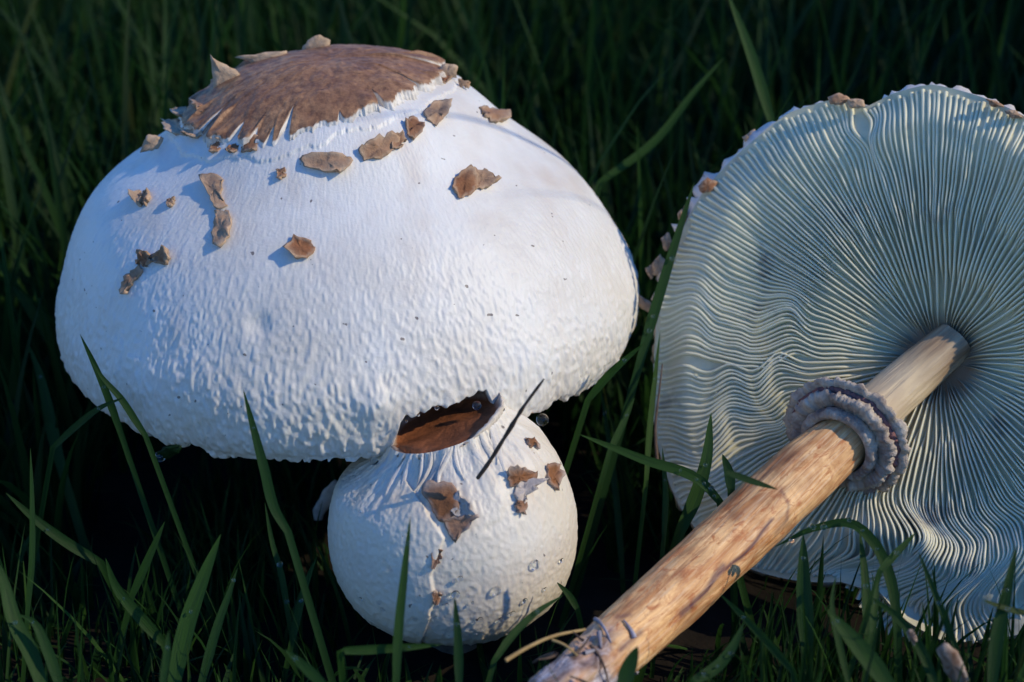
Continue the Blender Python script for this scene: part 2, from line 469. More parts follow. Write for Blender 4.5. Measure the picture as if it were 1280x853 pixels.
# the brown centre of the big cap: cracked skin with a frayed pale edge
def build_disc():
    nth, nr = 900, 46
    th = np.linspace(-np.pi, np.pi, nth, endpoint=False)
    x, y = np.cos(th), np.sin(th)
    eb = disc_edge(th) + .06 * vnoise(x * 14, y * 14, 1.0) + .045 * vnoise(x * 45, y * 45, 2.0) + .10 * vnoise(x * 7, y * 7, 3.0)
    slit = np.zeros(nth)
    for px, py, depth, half in ((365, 150, 1.05, .040), (343, 165, .5, .028), (302, 165, .55, .03), (285, 150, .7, .022), (262, 160, .9, .03), (247, 150, .6, .03), (470, 130, .55, .03), (512, 112, 1.0, .025), (540, 92, 1.6, .03), (425, 150, .25, .02), (555, 80, .8, .04), (322, 170, .35, .02)):
        t0 = on_big((px, py))[2][0]; dd = np.abs((th - t0 + np.pi) % (2 * np.pi) - np.pi)
        slit = np.maximum(slit, depth * np.clip(1 - dd / half, 0, 1) ** .8)
    for t0 in rng.uniform(.2, 2.9, 8):
        dd = np.abs((th - t0 + np.pi) % (2 * np.pi) - np.pi); slit = np.maximum(slit, rng.uniform(.3, .8) * np.clip(1 - dd / .035, 0, 1))
    rb = eb - slit                                        # where the brown ends
    fr = .13 + .09 * vnoise(x * 30, y * 30, 4.0) + .05 * vnoise(x * 110, y * 110, 3.0)
    ro = eb + np.clip(fr, .03, .4) - slit * .55
    k = np.linspace(0, 1, nr)
    rows = np.where(k[None] < .8, (k[None] / .8) ** .85 * rb[:, None], rb[:, None] + (k[None] - .8) / .2 * (ro - rb)[:, None])
    TH = np.repeat(th[:, None], nr, 1)
    p, n = big_base(TH, rows)
    near = np.clip((rb[:, None] - rows) / .5, 0, 1)
    h = .13 + .30 * np.clip(1 - (rows / 3.3) ** 2, 0, 1) + .05 * fbm(x[:, None] * rows * 1.2, y[:, None] * rows * 1.2, 7, 3)
    lift = (.16 * np.clip(vnoise(x * 10, y * 10, 9.0), 0, 1))[:, None] * sstep(.55, 0, (rb[:, None] - rows))
    h = h + lift + .02 * fbm(x[:, None] * rows * 7, y[:, None] * rows * 7, 3, 2)
    out = np.clip((rows - rb[:, None]) / np.maximum(ro - rb, .02)[:, None], 0, 1)
    h = h * (1 - .75 * out) + .03 * vnoise(x[:, None] * 90, y[:, None] * 90, rows * 8) * (out > 0)
    v = p + n * h[..., None]
    under = p[:, -1:] - n[:, -1:] * .12
    v = np.concatenate([v, under], 1)
    brown = 1 - sstep(.0, .3, out + .12 * vnoise(x[:, None] * 60, y[:, None] * 60, rows * 9) * (out > .02))
    brown = np.concatenate([brown, np.zeros((nth, 1))], 1)
    me = mesh_np('cap_centre', v.reshape(-1, 3) - BIG_O, grid_quads(nth, nr + 1, True)[:, ::-1], mat=M_DISC, attrs={'brown': brown.ravel()})
    part('cap_centre', me, big, BIG_O, label='smooth brown skin at the top of the cap, split and frayed at its edge')


build_disc()


def resample(pts, n, jit=0.0):
    pts = np.asarray(pts, float); q = np.r_[pts, pts[:1]]; s = np.r_[0, np.cumsum(np.linalg.norm(np.diff(q, axis=0), axis=1))]
    u = np.linspace(0, s[-1], n, endpoint=False); o = np.stack([np.interp(u, s, q[:, 0]), np.interp(u, s, q[:, 1])], -1)
    if jit: o = o + rng.normal(0, jit, o.shape)
    return o


def flake_mesh(name, poly, surf, origin, lift=.06, curl=.15, curl_dir=(0, -1), thick=.028, brown=1.0, rim_pale=.6, mat=None, n=26):
    """a peeling flake of skin: an irregular outline on a surface, lifted and curled at one side"""
    o = resample(poly, n, 1.1); c = o.mean(0); cd = np.asarray(curl_dir, float); cd /= np.linalg.norm(cd)
    ext = max(1e-3, np.abs((o - c) @ cd).max())
    rings = [(0.0, [c])] + [(k, c + (o - c) * k) for k in (.35, .65, .88, 1.0)]
    V, B = [], []
    for k, pts in rings:
        for q in pts:
            p, nn, _ = surf(q)[:3]
            a = ((q - c) @ cd) / ext
            h = lift * (.55 + .45 * sstep(-.6, .5, a)) + curl * max(0, a) ** 1.6 + .09 * float(fbm(q[0] * .13 + c[0], q[1] * .13, c[1], 3))
            V.append(p + nn * (h + thick)); B.append(brown * (1.0 if k < .8 else (1 - rim_pale * rng.uniform(.3, 1))) * (1 - .55 * max(0, a) ** 2))
    top = len(V)
    for q in rings[-1][1]:                                 # underside rim, tucked in
        p, nn, _ = surf(c + (q - c) * .9)[:3]; a = ((q - c) @ cd) / ext
        V.append(p + nn * (lift * .3 + curl * .6 * max(0, a) ** 1.6 - .03)); B.append(.15)
    p, nn, _ = surf(c)[:3]; V.append(p - nn * .03); B.append(.2)
    tris, quads = [], []
    for i in range(n):
        j = (i + 1) % n
        tris.append((0, 1 + i, 1 + j))
        for k in range(3): quads.append((1 + k * n + i, 1 + (k + 1) * n + i, 1 + (k + 1) * n + j, 1 + k * n + j))
        e = 1 + 3 * n
        quads.append((e + i, top + i, top + j, e + j)); tris.append((top + i, top + n, top + j))
    return mesh_np(name, np.array(V) - origin, quads, tris, mat or M_FLAKE, attrs={'brown': np.array(B)})


def upright_flake(name, poly, depth, origin, thick=.10, brown=.4, lean=.25, mat=None, n=22):
    """a flake that stands clear of its cap: outline at its own distance, bent and given thickness"""
    o = resample(poly, n, .5); c = o.mean(0)
    base_y = o[:, 1].max()
    def P(q, off):
        d = depth - lean * (base_y - q[1]) / 30 + off + .02 * rng.normal()
        return at_depth(np.asarray(q), d)
    V = [P(c, -thick * .7)] + [P(c + (q - c) * .6, -thick * .65) for q in o] + [P(q, -thick * .3) for q in o] + [P(q, thick * .3) for q in o] + [P(c, thick * .6)]
    B = [brown] + list(brown * rng.uniform(.5, 1.3, n)) + list(brown * rng.uniform(.1, 1.0, n)) + [.3] * n + [.3]
    tris, quads = [], []
    for i in range(n):
        j = (i + 1) % n
        tris += [(0, 1 + i, 1 + j), (1 + 2 * n + i, 1 + 3 * n, 1 + 2 * n + j)]
        for k in (0, 1): quads.append((1 + k * n + i, 1 + (k + 1) * n + i, 1 + (k + 1) * n + j, 1 + k * n + j))
    return mesh_np(name, np.array(V) - origin, quads, tris, mat or M_FLAKE, attrs={'brown': np.clip(np.array(B), 0, 1)})


BIG_SCALES = [
    ([(376, 200), (392, 193), (415, 193), (440, 198), (442, 207), (428, 219), (405, 217), (382, 212)], .55, (.2, 1), .10),
    ([(447, 190), (465, 178), (485, 172), (500, 176), (492, 190), (478, 200), (455, 202)], .7, (-.3, -1), .12),
    ([(488, 174), (500, 170), (508, 177), (500, 187), (490, 188)], .8, (.3, -1), .08),
    ([(505, 152), (515, 148), (530, 158), (525, 170), (515, 177), (508, 168)], .95, (.6, .8), .05),
    ([(528, 143), (540, 132), (560, 133), (556, 148), (547, 159), (533, 152)], .6, (.6, -.6), .14),
    ([(597, 135), (615, 137), (633, 145), (632, 155), (618, 155), (606, 150)], .75, (1, .2), .08),
    ([(563, 235), (570, 220), (585, 213), (594, 230), (588, 247), (572, 250)], 1, (.6, -.8), .12),
    ([(588, 214), (600, 214), (619, 232), (605, 237), (592, 237)], .55, (1, -.3), .16),
    ([(357, 313), (370, 295), (385, 300), (397, 312), (385, 324), (370, 327)], 1, (-.7, .8), .10),
    ([(252, 222), (268, 218), (280, 222), (278, 245), (285, 262), (272, 264), (262, 242)], .5, (-1, .2), .06),
    ([(270, 265), (288, 264), (293, 285), (280, 312), (268, 308), (268, 285)], .5, (1, .5), .08),
    ([(167, 245), (175, 238), (180, 248), (178, 261), (170, 254)], .3, (-1, 0), .10),
    ([(178, 246), (188, 239), (188, 252), (181, 259)], .9, (1, 0), .08),
    ([(173, 330), (179, 316), (190, 318), (192, 328), (182, 334)], .95, (-.5, -1), .10),
    ([(190, 320), (212, 312), (216, 325), (205, 333), (191, 329)], .85, (1, -.5), .12),
    ([(154, 362), (158, 348), (175, 332), (181, 336), (168, 355), (158, 372)], .65, (-1, .5), .06),
    ([(346, 214), (356, 212), (359, 222), (351, 227)], .85, (0, 1), .03),
    ([(210, 252), (218, 246), (220, 256), (213, 260)], .6, (0, 1), .02),
    ([(266, 182), (275, 174), (277, 189), (268, 195)], .9, (-.5, 1), .05),
    ([(285, 187), (295, 180), (302, 184), (297, 193), (287, 193)], .9, (0, 1), .05),
    ([(301, 186), (312, 178), (320, 170), (326, 175), (321, 190), (305, 194)], .9, (.3, 1), .06),
    ([(236, 160), (250, 158), (258, 170), (246, 177), (235, 172)], .3, (-.4, 1), .18),
    ([(213, 158), (226, 150), (238, 158), (232, 172), (216, 170)], .15, (-1, .4), .2),
    ([(260, 168), (275, 164), (284, 174), (268, 181)], .5, (-.3, 1), .14),
    ([(226, 140), (244, 132), (252, 143), (238, 152), (226, 150)], .35, (-1, .2), .2),
    ([(246, 132), (262, 124), (268, 134), (254, 146)], .8, (-1, .5), .16),
    ([(548, 100), (558, 98), (562, 104), (552, 108)], 1, (1, 0), .05),
]
for poly, br, cd, cu in BIG_SCALES:
    part('scale', flake_mesh('scale', poly, on_big, BIG_O, brown=br, curl_dir=cd, curl=cu * 1.25, lift=.085), big, BIG_O)
_apex_depth = (BIG_T - CAM) @ VV
for poly, dz, br, ln in (([(262, 68), (270, 75), (288, 84), (302, 92), (292, 102), (268, 114), (266, 95)], -.2, .25, .1),
                         ([(292, 72), (340, 64), (360, 64), (359, 71), (335, 80), (320, 84), (312, 77)], .9, .12, .2),
                         ([(374, 66), (385, 50), (398, 43), (413, 50), (413, 62), (395, 68)], 1.2, .3, .2),
                         ([(544, 92), (554, 79), (572, 82), (571, 97), (556, 100)], .3, .25, .2),
                         ([(572, 98), (588, 102), (587, 111), (574, 108)], .2, .6, .1),
                         ([(490, 72), (505, 62), (528, 70), (524, 80), (500, 80)], 1.5, .8, .1),
                         ([(174, 192), (184, 168), (205, 172), (200, 186)], -.6, .25, .1)):
    part('scale', upright_flake('scale', poly, _apex_depth + dz, BIG_O, brown=br, lean=ln), big, BIG_O)
_p, _, _ = on_big((796, 375))
part('scale', upright_flake('scale', [(796, 366), (812, 378), (825, 386), (822, 395), (808, 390), (794, 380)], (_p - CAM) @ VV, BIG_O, brown=.45, lean=0), big, BIG_O, label='pinkish flake peeling from the right edge of the cap')

# ------------------------------------------------------------------ the small button mushroom
SM_C = np.array([-1.45, -7.0, 3.63])
SM_O = np.array([SM_C[0], SM_C[1], 0.0])
_sr = np.array([1.36, 1.50, 1.76, 2.22, 2.66, 2.93, 3.03, 2.97, 2.70, 2.2, 1.5, .5]); _sz = np.array([2.78, 2.52, 2.30, 1.96, 1.45, .80, .05, -.75, -1.45, -1.95, -2.28, -2.42])
_st = np.r_[0, np.cumsum(np.hypot(np.diff(_sr), np.diff(_sz)))]; SM_S = _st[-1]


def sm_tilt(p):
    wgt = sstep(.9, 2.6, p[..., 2]); q = p.copy(); q[..., 2] = q[..., 2] + p[..., 0] * .31 * wgt; q[..., 0] = q[..., 0] - .12 * wgt
    return q


def sm_base(th, s):
    s = np.asarray(s, float); r, z = herm(_st, _sr, s), herm(_st, _sz, s); e = 1e-2
    r2, z2 = herm(_st, _sr, np.minimum(s + e, SM_S)), herm(_st, _sz, np.minimum(s + e, SM_S)); r1, z1 = herm(_st, _sr, np.maximum(s - e, 0)), herm(_st, _sz, np.maximum(s - e, 0))
    dr, dz = r2 - r1, z2 - z1; l = np.hypot(dr, dz); nr, nz = -dz / l, dr / l
    p = np.stack([r * np.cos(th), r * np.sin(th), z + 0 * th], -1); n = np.stack([nr * np.cos(th), nr * np.sin(th), nz + 0 * th], -1)
    return sm_tilt(p) + SM_C, n


_tt2, _ss2 = np.meshgrid(np.linspace(-np.pi, np.pi, 700, endpoint=False), np.linspace(0, SM_S, 300), indexing='ij')
_sp, _sn = sm_base(_tt2, _ss2); _sq = proj(_sp); _sv = ((CAM - _sp) * _sn).sum(-1) > 0


def on_small(px):
    d = (_sq[..., 0] - px[0]) ** 2 + (_sq[..., 1] - px[1]) ** 2 + np.where(_sv, 0, 1e6)
    i = np.unravel_index(np.argmin(d), d.shape); return _sp[i], _sn[i], (_tt2[i], _ss2[i])


small = thing('button_mushroom', SM_O, 'small round unopened mushroom tucked under the rim of the large white cap', 'mushroom')


def seg_dist(q, pts):
    pts = np.asarray(pts, float); best = np.full(q.shape[:-1], 1e9); side = np.zeros(q.shape[:-1])
    for a, b in zip(pts[:-1], pts[1:]):
        ab = b - a; t = np.clip(((q - a) @ ab) / (ab @ ab), 0, 1); c = a + t[..., None] * ab; d = np.linalg.norm(q - c, axis=-1)
        s = np.sign((q[..., 0] - a[0]) * ab[1] - (q[..., 1] - a[1]) * ab[0]); m = d < best; best = np.where(m, d, best); side = np.where(m, s, side)
    return best, side


def build_small():
    f0 = -np.pi / 2
    th = np.r_[np.linspace(f0 - 1.9, f0 + 1.9, 520), np.linspace(f0 + 1.9, f0 - 1.9 + 2 * np.pi, 120)[1:-1]]
    ns = 260; TH, SS = np.meshgrid(th, np.linspace(0, SM_S, ns), indexing='ij'); f = SS / SM_S
    p, n = sm_base(TH, SS); x, y = np.cos(TH), np.sin(TH); low = sstep(.45, .8, f)
    k = 3 * 6.0
    d = .035 * fbm(x * 2, y * 2, SS * .6, 1) + .045 * low * np.clip(vnoise(x * k, y * k, SS * 4.5) * .9 + .2, 0, 1) + .010 * vnoise(x * k * 2.0, y * k * 2.0, SS * 11) + .008 * vnoise(x * k * 1.8, y * k * 1.8, SS * 10)
    # fibrous neck below the centre and the torn line down the front
    d = d + .05 * (1 - sstep(.12, .30, f)) * vnoise(x * 16, y * 16, SS * .4)
    q = proj(p); dist, side = seg_dist(q, [(535, 640), (558, 672), (548, 700), (541, 720), (546, 748), (540, 765)])
    d = d + np.where(side > 0, -1, 1) * 0 + .09 * np.where(side < 0, 1, 0) * np.exp(-(dist / 60) ** 2) * sstep(0, 4, dist)
    dist, side = seg_dist(q, [(632, 600), (640, 625), (628, 650), (610, 662)]); d = d - .025 * np.exp(-(dist / 5) ** 2)
    dist, side = seg_dist(q, [(668, 615), (684, 645), (694, 690), (690, 725)]); d = d - .03 * np.exp(-(dist / 6) ** 2)
    v = p + n * d[..., None]
    tan = .30 * sstep(.10, .16, f) * (1 - sstep(.2, .3, f)) * np.clip(vnoise(x * 8, y * 8, SS) + .3, 0, 1) + .10 * low
    part('cap', mesh_np('cap', v.reshape(-1, 3) - SM_O, grid_quads(len(th), ns, True)[:, ::-1], mat=M_CAP, attrs={'tan': tan.ravel(), 'cream': np.clip(.75 + .3 * low + .4 * fbm(x * 3, y * 3, SS * .9, 3), 0, .95).ravel()}), small, SM_O)
    # sunken brown centre: a shallow cup with a pale lip
    nt_, pr = 160, [(1.36, 2.74, 0), (1.40, 2.86, 0), (1.33, 2.90, .1), (1.25, 2.84, .6), (1.17, 2.78, 1), (1.0, 2.73, 1), (.7, 2.70, 1), (.35, 2.70, 1), (0.01, 2.71, 1)]
    tc = np.linspace(0, 2 * np.pi, nt_, endpoint=False); V = []; B = []
    for i, (r, z, b) in enumerate(pr):
        rag = 1 + (.035 * vnoise(np.cos(tc) * 9, np.sin(tc) * 9, i) + .02 * vnoise(np.cos(tc) * 30, np.sin(tc) * 30, i)) * (i in (1, 2, 3))
        lip = .10 * sstep(-.2, 1, np.cos(tc)) * (i in (1, 2)) + .07 * fbm(np.cos(tc) * r * 1.6, np.sin(tc) * r * 1.6, 3, 3)
        low = -.22 * sstep(.0, 1, -np.sin(tc)) * (i in (1, 2, 3)) * (1 - .6 * sstep(0, 1, np.cos(tc)))
        V.append(np.stack([r * rag * np.cos(tc), r * rag * np.sin(tc), z + lip + low], -1)); B.append(np.clip(b + np.where((i in (1, 2, 3)), .45 * (np.sin(tc) < -.3) * (np.cos(tc) < .5), 0), 0, 1))
    V = np.stack(V, 1)
    part('cap_centre', mesh_np('cap_centre', (sm_tilt(V) + SM_C - SM_O).reshape(-1, 3), grid_quads(nt_, len(pr), True)[:, ::-1], mat=mat_flake('button_centre', (.22, .075, .03), (.68, .60, .50)), attrs={'brown': np.stack(B, 1).ravel()}), small, SM_O, label='rust brown sunken disc with a pale lip on top')
    # pale fibres hanging below the centre
    for i, t0 in enumerate(np.linspace(-2.75, -.55, 17)):
        t0 += rng.normal(0, .04); m = 9; ss = np.linspace(.0, rng.uniform(.75, 1.35), m)
        tw = t0 + .12 * np.sin(ss * 2 + i) - .12 * ss; p, n = sm_base(tw, ss); tang = np.stack([-np.sin(tw), np.cos(tw), 0 * tw], -1)
        lift = .04 + .10 * np.sin(np.linspace(0, np.pi, m)) * rng.uniform(.3, 1.1); wd = rng.uniform(.05, .10) * np.sin(np.linspace(.35, np.pi, m)) + .006
        V = np.stack([p - tang * wd[:, None], p + n * lift[:, None], p + tang * wd[:, None]], 1).reshape(-1, 3)
        part('fibre', mesh_np('fibre', V - SM_O, grid_quads(m, 3), mat=M_PALE), small, SM_O)
    hz = np.linspace(-.6, 1.5, 8); T, H = np.meshgrid(np.linspace(0, 2 * np.pi, 32, endpoint=False), hz, indexing='ij')
    R0 = .75 + .1 * fbm(np.cos(T) * 2, np.sin(T) * 2, H, 2)
    part('stem', mesh_np('stem', np.stack([R0 * np.cos(T), R0 * np.sin(T), H], -1).reshape(-1, 3), grid_quads(32, 8, True), mat=M_BROWNSTEM), small, SM_O)


build_small()
for poly, br, cd, cu, rp in (
        ([(527, 615), (545, 607), (568, 610), (575, 628), (566, 648), (552, 654), (541, 640)], 1, (-.4, -1), .22, .35),
        ([(570, 616), (584, 632), (592, 646), (578, 650), (564, 642), (566, 628)], .12, (1, -.3), .34, .1),
        ([(553, 650), (574, 646), (598, 645), (586, 660), (568, 679), (558, 664)], .85, (.9, .2), .16, .5),
        ([(630, 592), (650, 587), (668, 594), (667, 602), (648, 603), (640, 612)], 1, (-.2, -1), .16, .3),
        ([(643, 604), (660, 600), (669, 608), (660, 618), (650, 634), (641, 618)], .15, (.9, .1), .40, .2),
        ([(642, 630), (656, 622), (655, 640), (646, 642)], .9, (0, 1), .04, .1),
        ([(681, 583), (694, 582), (698, 600), (693, 615), (685, 605)], 1, (1, 0), .10, .4),
        ([(655, 548), (668, 552), (672, 561), (661, 559)], 1, (1, 0), .03, .3),
        ([(540, 690), (555, 686), (550, 703), (541, 712)], .9, (-1, .3), .03, .1),
        ([(541, 738), (552, 740), (548, 753), (542, 750)], .9, (-1, .3), .03, .2)):
    part('scale', flake_mesh('scale', poly, on_small, SM_O, brown=br, curl_dir=cd, curl=cu, lift=.075, rim_pale=rp, mat=M_TORN), small, SM_O)

# ------------------------------------------------------------------ the picked mushroom lying on its side
GN = np.array([-.435, -.785, .445]); GN /= np.linalg.norm(GN)
GA = at_depth(np.array([1170.0, 448.0]), 43.0)
GE1 = RV - (RV @ GN) * GN; GE1 /= np.linalg.norm(GE1); GE2 = np.cross(GN, GE1)
if GE2[2] < 0: GE2 = -GE2
GRIM = 1.0                                                     # the rim stands this far in front of the stem's seat
LY_O = np.array([GA[0], GA[1], 0.0])


def to_plane(px, w0=GRIM):
    r = ray(np.asarray(px, float)); t = ((GA + GN * w0 - CAM) @ GN) / (r @ GN); d = CAM + r * t[..., None] - GA - GN * w0
    return np.stack([d @ GE1, d @ GE2], -1)


RIM_PX = [(1280, 150), (1230, 125), (1160, 107), (1110, 118), (1080, 134), (1045, 124), (985, 141), (935, 182), (884, 232), (852, 290), (828, 352), (817, 420), (814, 490), (822, 560), (850, 630), (900, 690), (965, 715), (1050, 722), (1098, 735), (1130, 770), (1175, 795), (1230, 793), (1285, 783)]
_rp = to_plane(RIM_PX); _ra = np.arctan2(_rp[:, 1], _rp[:, 0]); _rr = np.hypot(_rp[:, 0], _rp[:, 1])
_o = np.argsort(_ra); _ra, _rr = _ra[_o], _rr[_o]


def rim_r(th):
    t = (np.asarray(th) + np.pi) % (2 * np.pi) - np.pi
    a = np.r_[_ra[-2:] - 2 * np.pi, _ra, _ra[:2] + 2 * np.pi, ]; r = np.r_[_rr[-2:], _rr, _rr[:2]]
    # fill the part outside the photograph with an even radius
    g = np.linspace(-.75, .55, 7); keep = (a < -.95) | (a > .8)
    a2 = np.r_[a[keep], g]; r2 = np.r_[r[keep], np.full(7, 6.75)]; o = np.argsort(a2)
    return np.interp(t, a2[o], r2[o])


def gill_w(rho, th):
    """height of the gills' free edge along the cap's axis, cm"""
    x, y = rho * np.cos(th), rho * np.sin(th)
    w0 = -.15 + 1.25 * np.clip(rho, 0, 1.1) ** 1.6 + .22 * np.exp(-((rho - .45) / .25) ** 2)
    w0 = w0 - .45 * sstep(.86, 1.02, rho)
    w0 = w0 + ang_w(th, A_LOW, .8) * .35 * sstep(.62, .8, rho) * np.sin((rho - .62) * 16) 
    return w0 + .16 * vnoise(x * 3.2 + 5, y * 3.2, 4.0) * sstep(.2, .5, rho) + .10 * vnoise(x * 7, y * 7, 8.0) * sstep(.5, .9, rho)


def ang_w(th, c, hw):
    d = np.abs((th - c + np.pi) % (2 * np.pi) - np.pi); return 1 - sstep(hw * .4, hw, d)


def px_ang(px): p = to_plane(px); return math.atan2(p[1], p[0])


A_LEFT, A_LOW, A_NOTCH = px_ang((850., 500.)), px_ang((1190., 780.)), px_ang((1085., 150.))
P_NOTCH = to_plane((1075., 152.)); P_DENT = to_plane((1040., 310.))


def gill_xy(r, th, rho):
    """path of a gill: radial, with the waves of a cap that has buckled"""
    d = .07 * vnoise(th * 3 + 0 * r, r * .5, 1.0) + .025 * vnoise(th * 9, r * 1.1, 2.0)
    d = d + ang_w(th, A_LEFT, .75) * sstep(.28, .6, rho) * ((.14 + .12 * vnoise(th * 3, r * .6, 12.0)) * np.sin(r * 3.0 + 3.2 * vnoise(th * 2.2, r * .5, 5.0) + th * 1.5) + .20 * vnoise(th * 3.2, r * 1.25, 21.0) + .06 * vnoise(th * 6, r * 2.6, 23.0))
    d = d + ang_w(th, A_LOW, .75) * (1.25 * sstep(.55, .88, rho) * np.sin((rho - .55) * 9 + 1.4 * vnoise(th * 2.5, 0 * r, 7.0)) + .10 * np.sin(r * 6 + 3 * vnoise(th * 4, r * .4, 3)) * sstep(.6, .8, rho))
    x = r * np.cos(th) - d * np.sin(th); y = r * np.sin(th) + d * np.cos(th)
    tx, ty = -np.sin(th), np.cos(th)
    q = (x - P_NOTCH[0]) * tx + (y - P_NOTCH[1]) * ty; dist = np.hypot(x - P_NOTCH[0], y - P_NOTCH[1])
    push = .26 * np.tanh(q / .09) * np.exp(-(dist / .42) ** 2) - .20 * np.tanh(q / .4) * np.exp(-(np.hypot(x - P_NOTCH[0] * .9, y - P_NOTCH[1] * .9) / .7) ** 2)
    return x + push * tx, y + push * ty


def gw_world(x, y, wv): return GA + x[..., None] * GE1 + y[..., None] * GE2 + wv[..., None] * GN


lying = thing('picked_mushroom', LY_O, 'picked mushroom lying on its side with grey green gills facing out', 'mushroom')


def build_lying_cap():
    nth, nr = 420, 60; th = np.linspace(-np.pi, np.pi, nth, endpoint=False)
    TH, K = np.meshgrid(th, np.linspace(0, 1, nr), indexing='ij'); R = rim_r(TH); rag = .05 * vnoise(np.cos(TH) * 20, np.sin(TH) * 20, 1) + .08 * vnoise(np.cos(TH) * 60, np.sin(TH) * 60, 2)
    def edge_depth(rho): return .27 * np.clip((1.02 - rho) / .5, .3, 1)
    # flesh behind the gills (seen between them), rolled over the rim, then the outer skin at the back
    rho_f = .07 + K * .95; r = rho_f * R; wf = gill_w(rho_f, TH) - edge_depth(rho_f)
    front = gw_world(r * np.cos(TH), r * np.sin(TH), wf)
    K2 = K[:, 1:]
    rho_b = 1.02 * np.cos(K2 * np.pi / 2) ** .75 ; Rb = R[:, 1:] + rag[:, 1:] * (K2 < .35) * (1 - K2 / .35) + .05
    thick = .14 + .9 * (1 - np.clip(rho_b, 0, 1) ** 2)
    wb = gill_w(np.clip(rho_b, 0, 1.02), TH[:, 1:]) - edge_depth(np.clip(rho_b, 0, 1.02)) - thick
    wb = wb + .07 * fbm(rho_b * np.cos(TH[:, 1:]) * 14, rho_b * np.sin(TH[:, 1:]) * 14, 3, 3)
    skirt = ang_w(TH[:, 1:], px_ang((860., 260.)), .62) * np.clip(.16 + .14 * vnoise(np.cos(TH[:, 1:]) * 24, np.sin(TH[:, 1:]) * 24, 5) + .14 * vnoise(np.cos(TH[:, 1:]) * 70, np.sin(TH[:, 1:]) * 70, 6), 0, .4)
    rb = rho_b * Rb + (.02 + skirt) * np.exp(-(K2 / .10) ** 2)
    back = gw_world(rb * np.cos(TH[:, 1:]), rb * np.sin(TH[:, 1:]), wb)
    part('flesh', mesh_np('flesh', front.reshape(-1, 3) - LY_O, grid_quads(nth, nr, True), mat=M_GILL, attrs={'edge': np.full(nth * nr, .1), 'seat_brown': (.9 * (1 - sstep(.8, 1.35, r))).ravel()}), lying, LY_O)
    V = np.concatenate([front[:, -1:], back], 1)
    tan = np.concatenate([.35 + 0 * K[:, :1], .35 * np.clip(fbm(np.cos(TH[:, 1:]) * 6, np.sin(TH[:, 1:]) * 6, K2 * 4, 2) + .2, 0, 1)], 1)
    part('cap', mesh_np('cap', V.reshape(-1, 3) - LY_O, grid_quads(nth, V.shape[1], True), mat=M_CAP, attrs={'tan': tan.ravel()}), lying, LY_O)
    # gills, each a thin leaf of its own
    N = 280; m = 46
    for i in range(N):
        t0 = -np.pi + 2 * np.pi * (i + .25 * rng.uniform(-1, 1)) / N
        Rg = float(rim_r(np.array(t0))); r0 = (.66, 3.3, 1.7, 3.0)[i % 4] + rng.uniform(-.1, .25)
        r = np.linspace(r0, Rg * rng.uniform(.992, 1.012), m); rho = r / Rg; t = np.full(m, t0)
        x, y = gill_xy(r, t, rho); we = gill_w(rho, t)
        dep = .27 * np.clip((1.02 - rho) / .5, .3, 1) + .04
        we = we - dep * .85 * (1 - sstep(0, .55, r - r0)) + .02 * vnoise(r * 2.2, t0 * 40, 1.0)
        dx, dy = np.gradient(x), np.gradient(y); l = np.hypot(dx, dy); nx, ny = -dy / l, dx / l
        sp = 2 * np.pi * r / N * (1 + 1.0 * (1 - sstep(1.8, 3.6, r)))
        hw = np.clip(.36 * sp, .010, .066)
        lean = .05 * vnoise(r * .9, t0 * 5, 3.0)
        V = np.stack([gw_world(x - nx * hw * 1.2, y - ny * hw * 1.2, we - dep), gw_world(x - nx * (hw * .7 - lean * .5), y - ny * (hw * .7 - lean * .5), we - .035), gw_world(x + nx * lean * .6, y + ny * lean * .6, we),
                      gw_world(x + nx * (hw * .7 + lean * .5), y + ny * (hw * .7 + lean * .5), we - .035), gw_world(x + nx * hw * 1.2, y + ny * hw * 1.2, we - dep)], 1)
        e = np.tile([.1, .45, 1, .45, .1], (m, 1))  # shade put into the colour: pale crest, darker flanks
        part('gill', mesh_np('gill', V.reshape(-1, 3) - LY_O, grid_quads(m, 5), mat=M_GILL, attrs={'edge': e.ravel() * .8, 'seat_brown': np.repeat(.75 * (1 - sstep(.75, 1.5, r)), 5)}), lying, LY_O)
    # crumbs of torn skin along the rim
    for poly, br, off in (([(815, 330), (824, 318), (834, 328), (828, 345), (817, 345)], .2, .2), ([(806, 336), (816, 330), (822, 342), (812, 350)], .15, .3), ([(826, 298), (836, 290), (842, 304), (832, 316)], .2, .2),
                          ([(872, 232), (884, 222), (898, 228), (892, 240), (876, 242)], .7, -.1), ([(846, 268), (856, 256), (862, 272), (852, 284)], .8, 0), ([(1034, 122), (1048, 116), (1064, 124), (1052, 132), (1038, 131)], .4, -.3), ([(1058, 124), (1080, 124), (1082, 134), (1062, 136)], .05, -.2),
                          ([(928, 172), (944, 160), (948, 172), (934, 184)], .1, .2), ([(1232, 124), (1246, 126), (1256, 134), (1240, 134)], .5, -.1), ([(1256, 138), (1270, 138), (1280, 148), (1264, 148)], .2, -.1)):
        q = to_plane(np.array(poly).mean(0)); d0 = (GA + GN * .55 + q[0] * GE1 + q[1] * GE2 - CAM) @ VV
        part('scale', upright_flake('scale', poly, d0 + off, LY_O, thick=.12, brown=min(1, br + .25), lean=0, mat=M_FLAKE), lying, LY_O)


build_lying_cap()

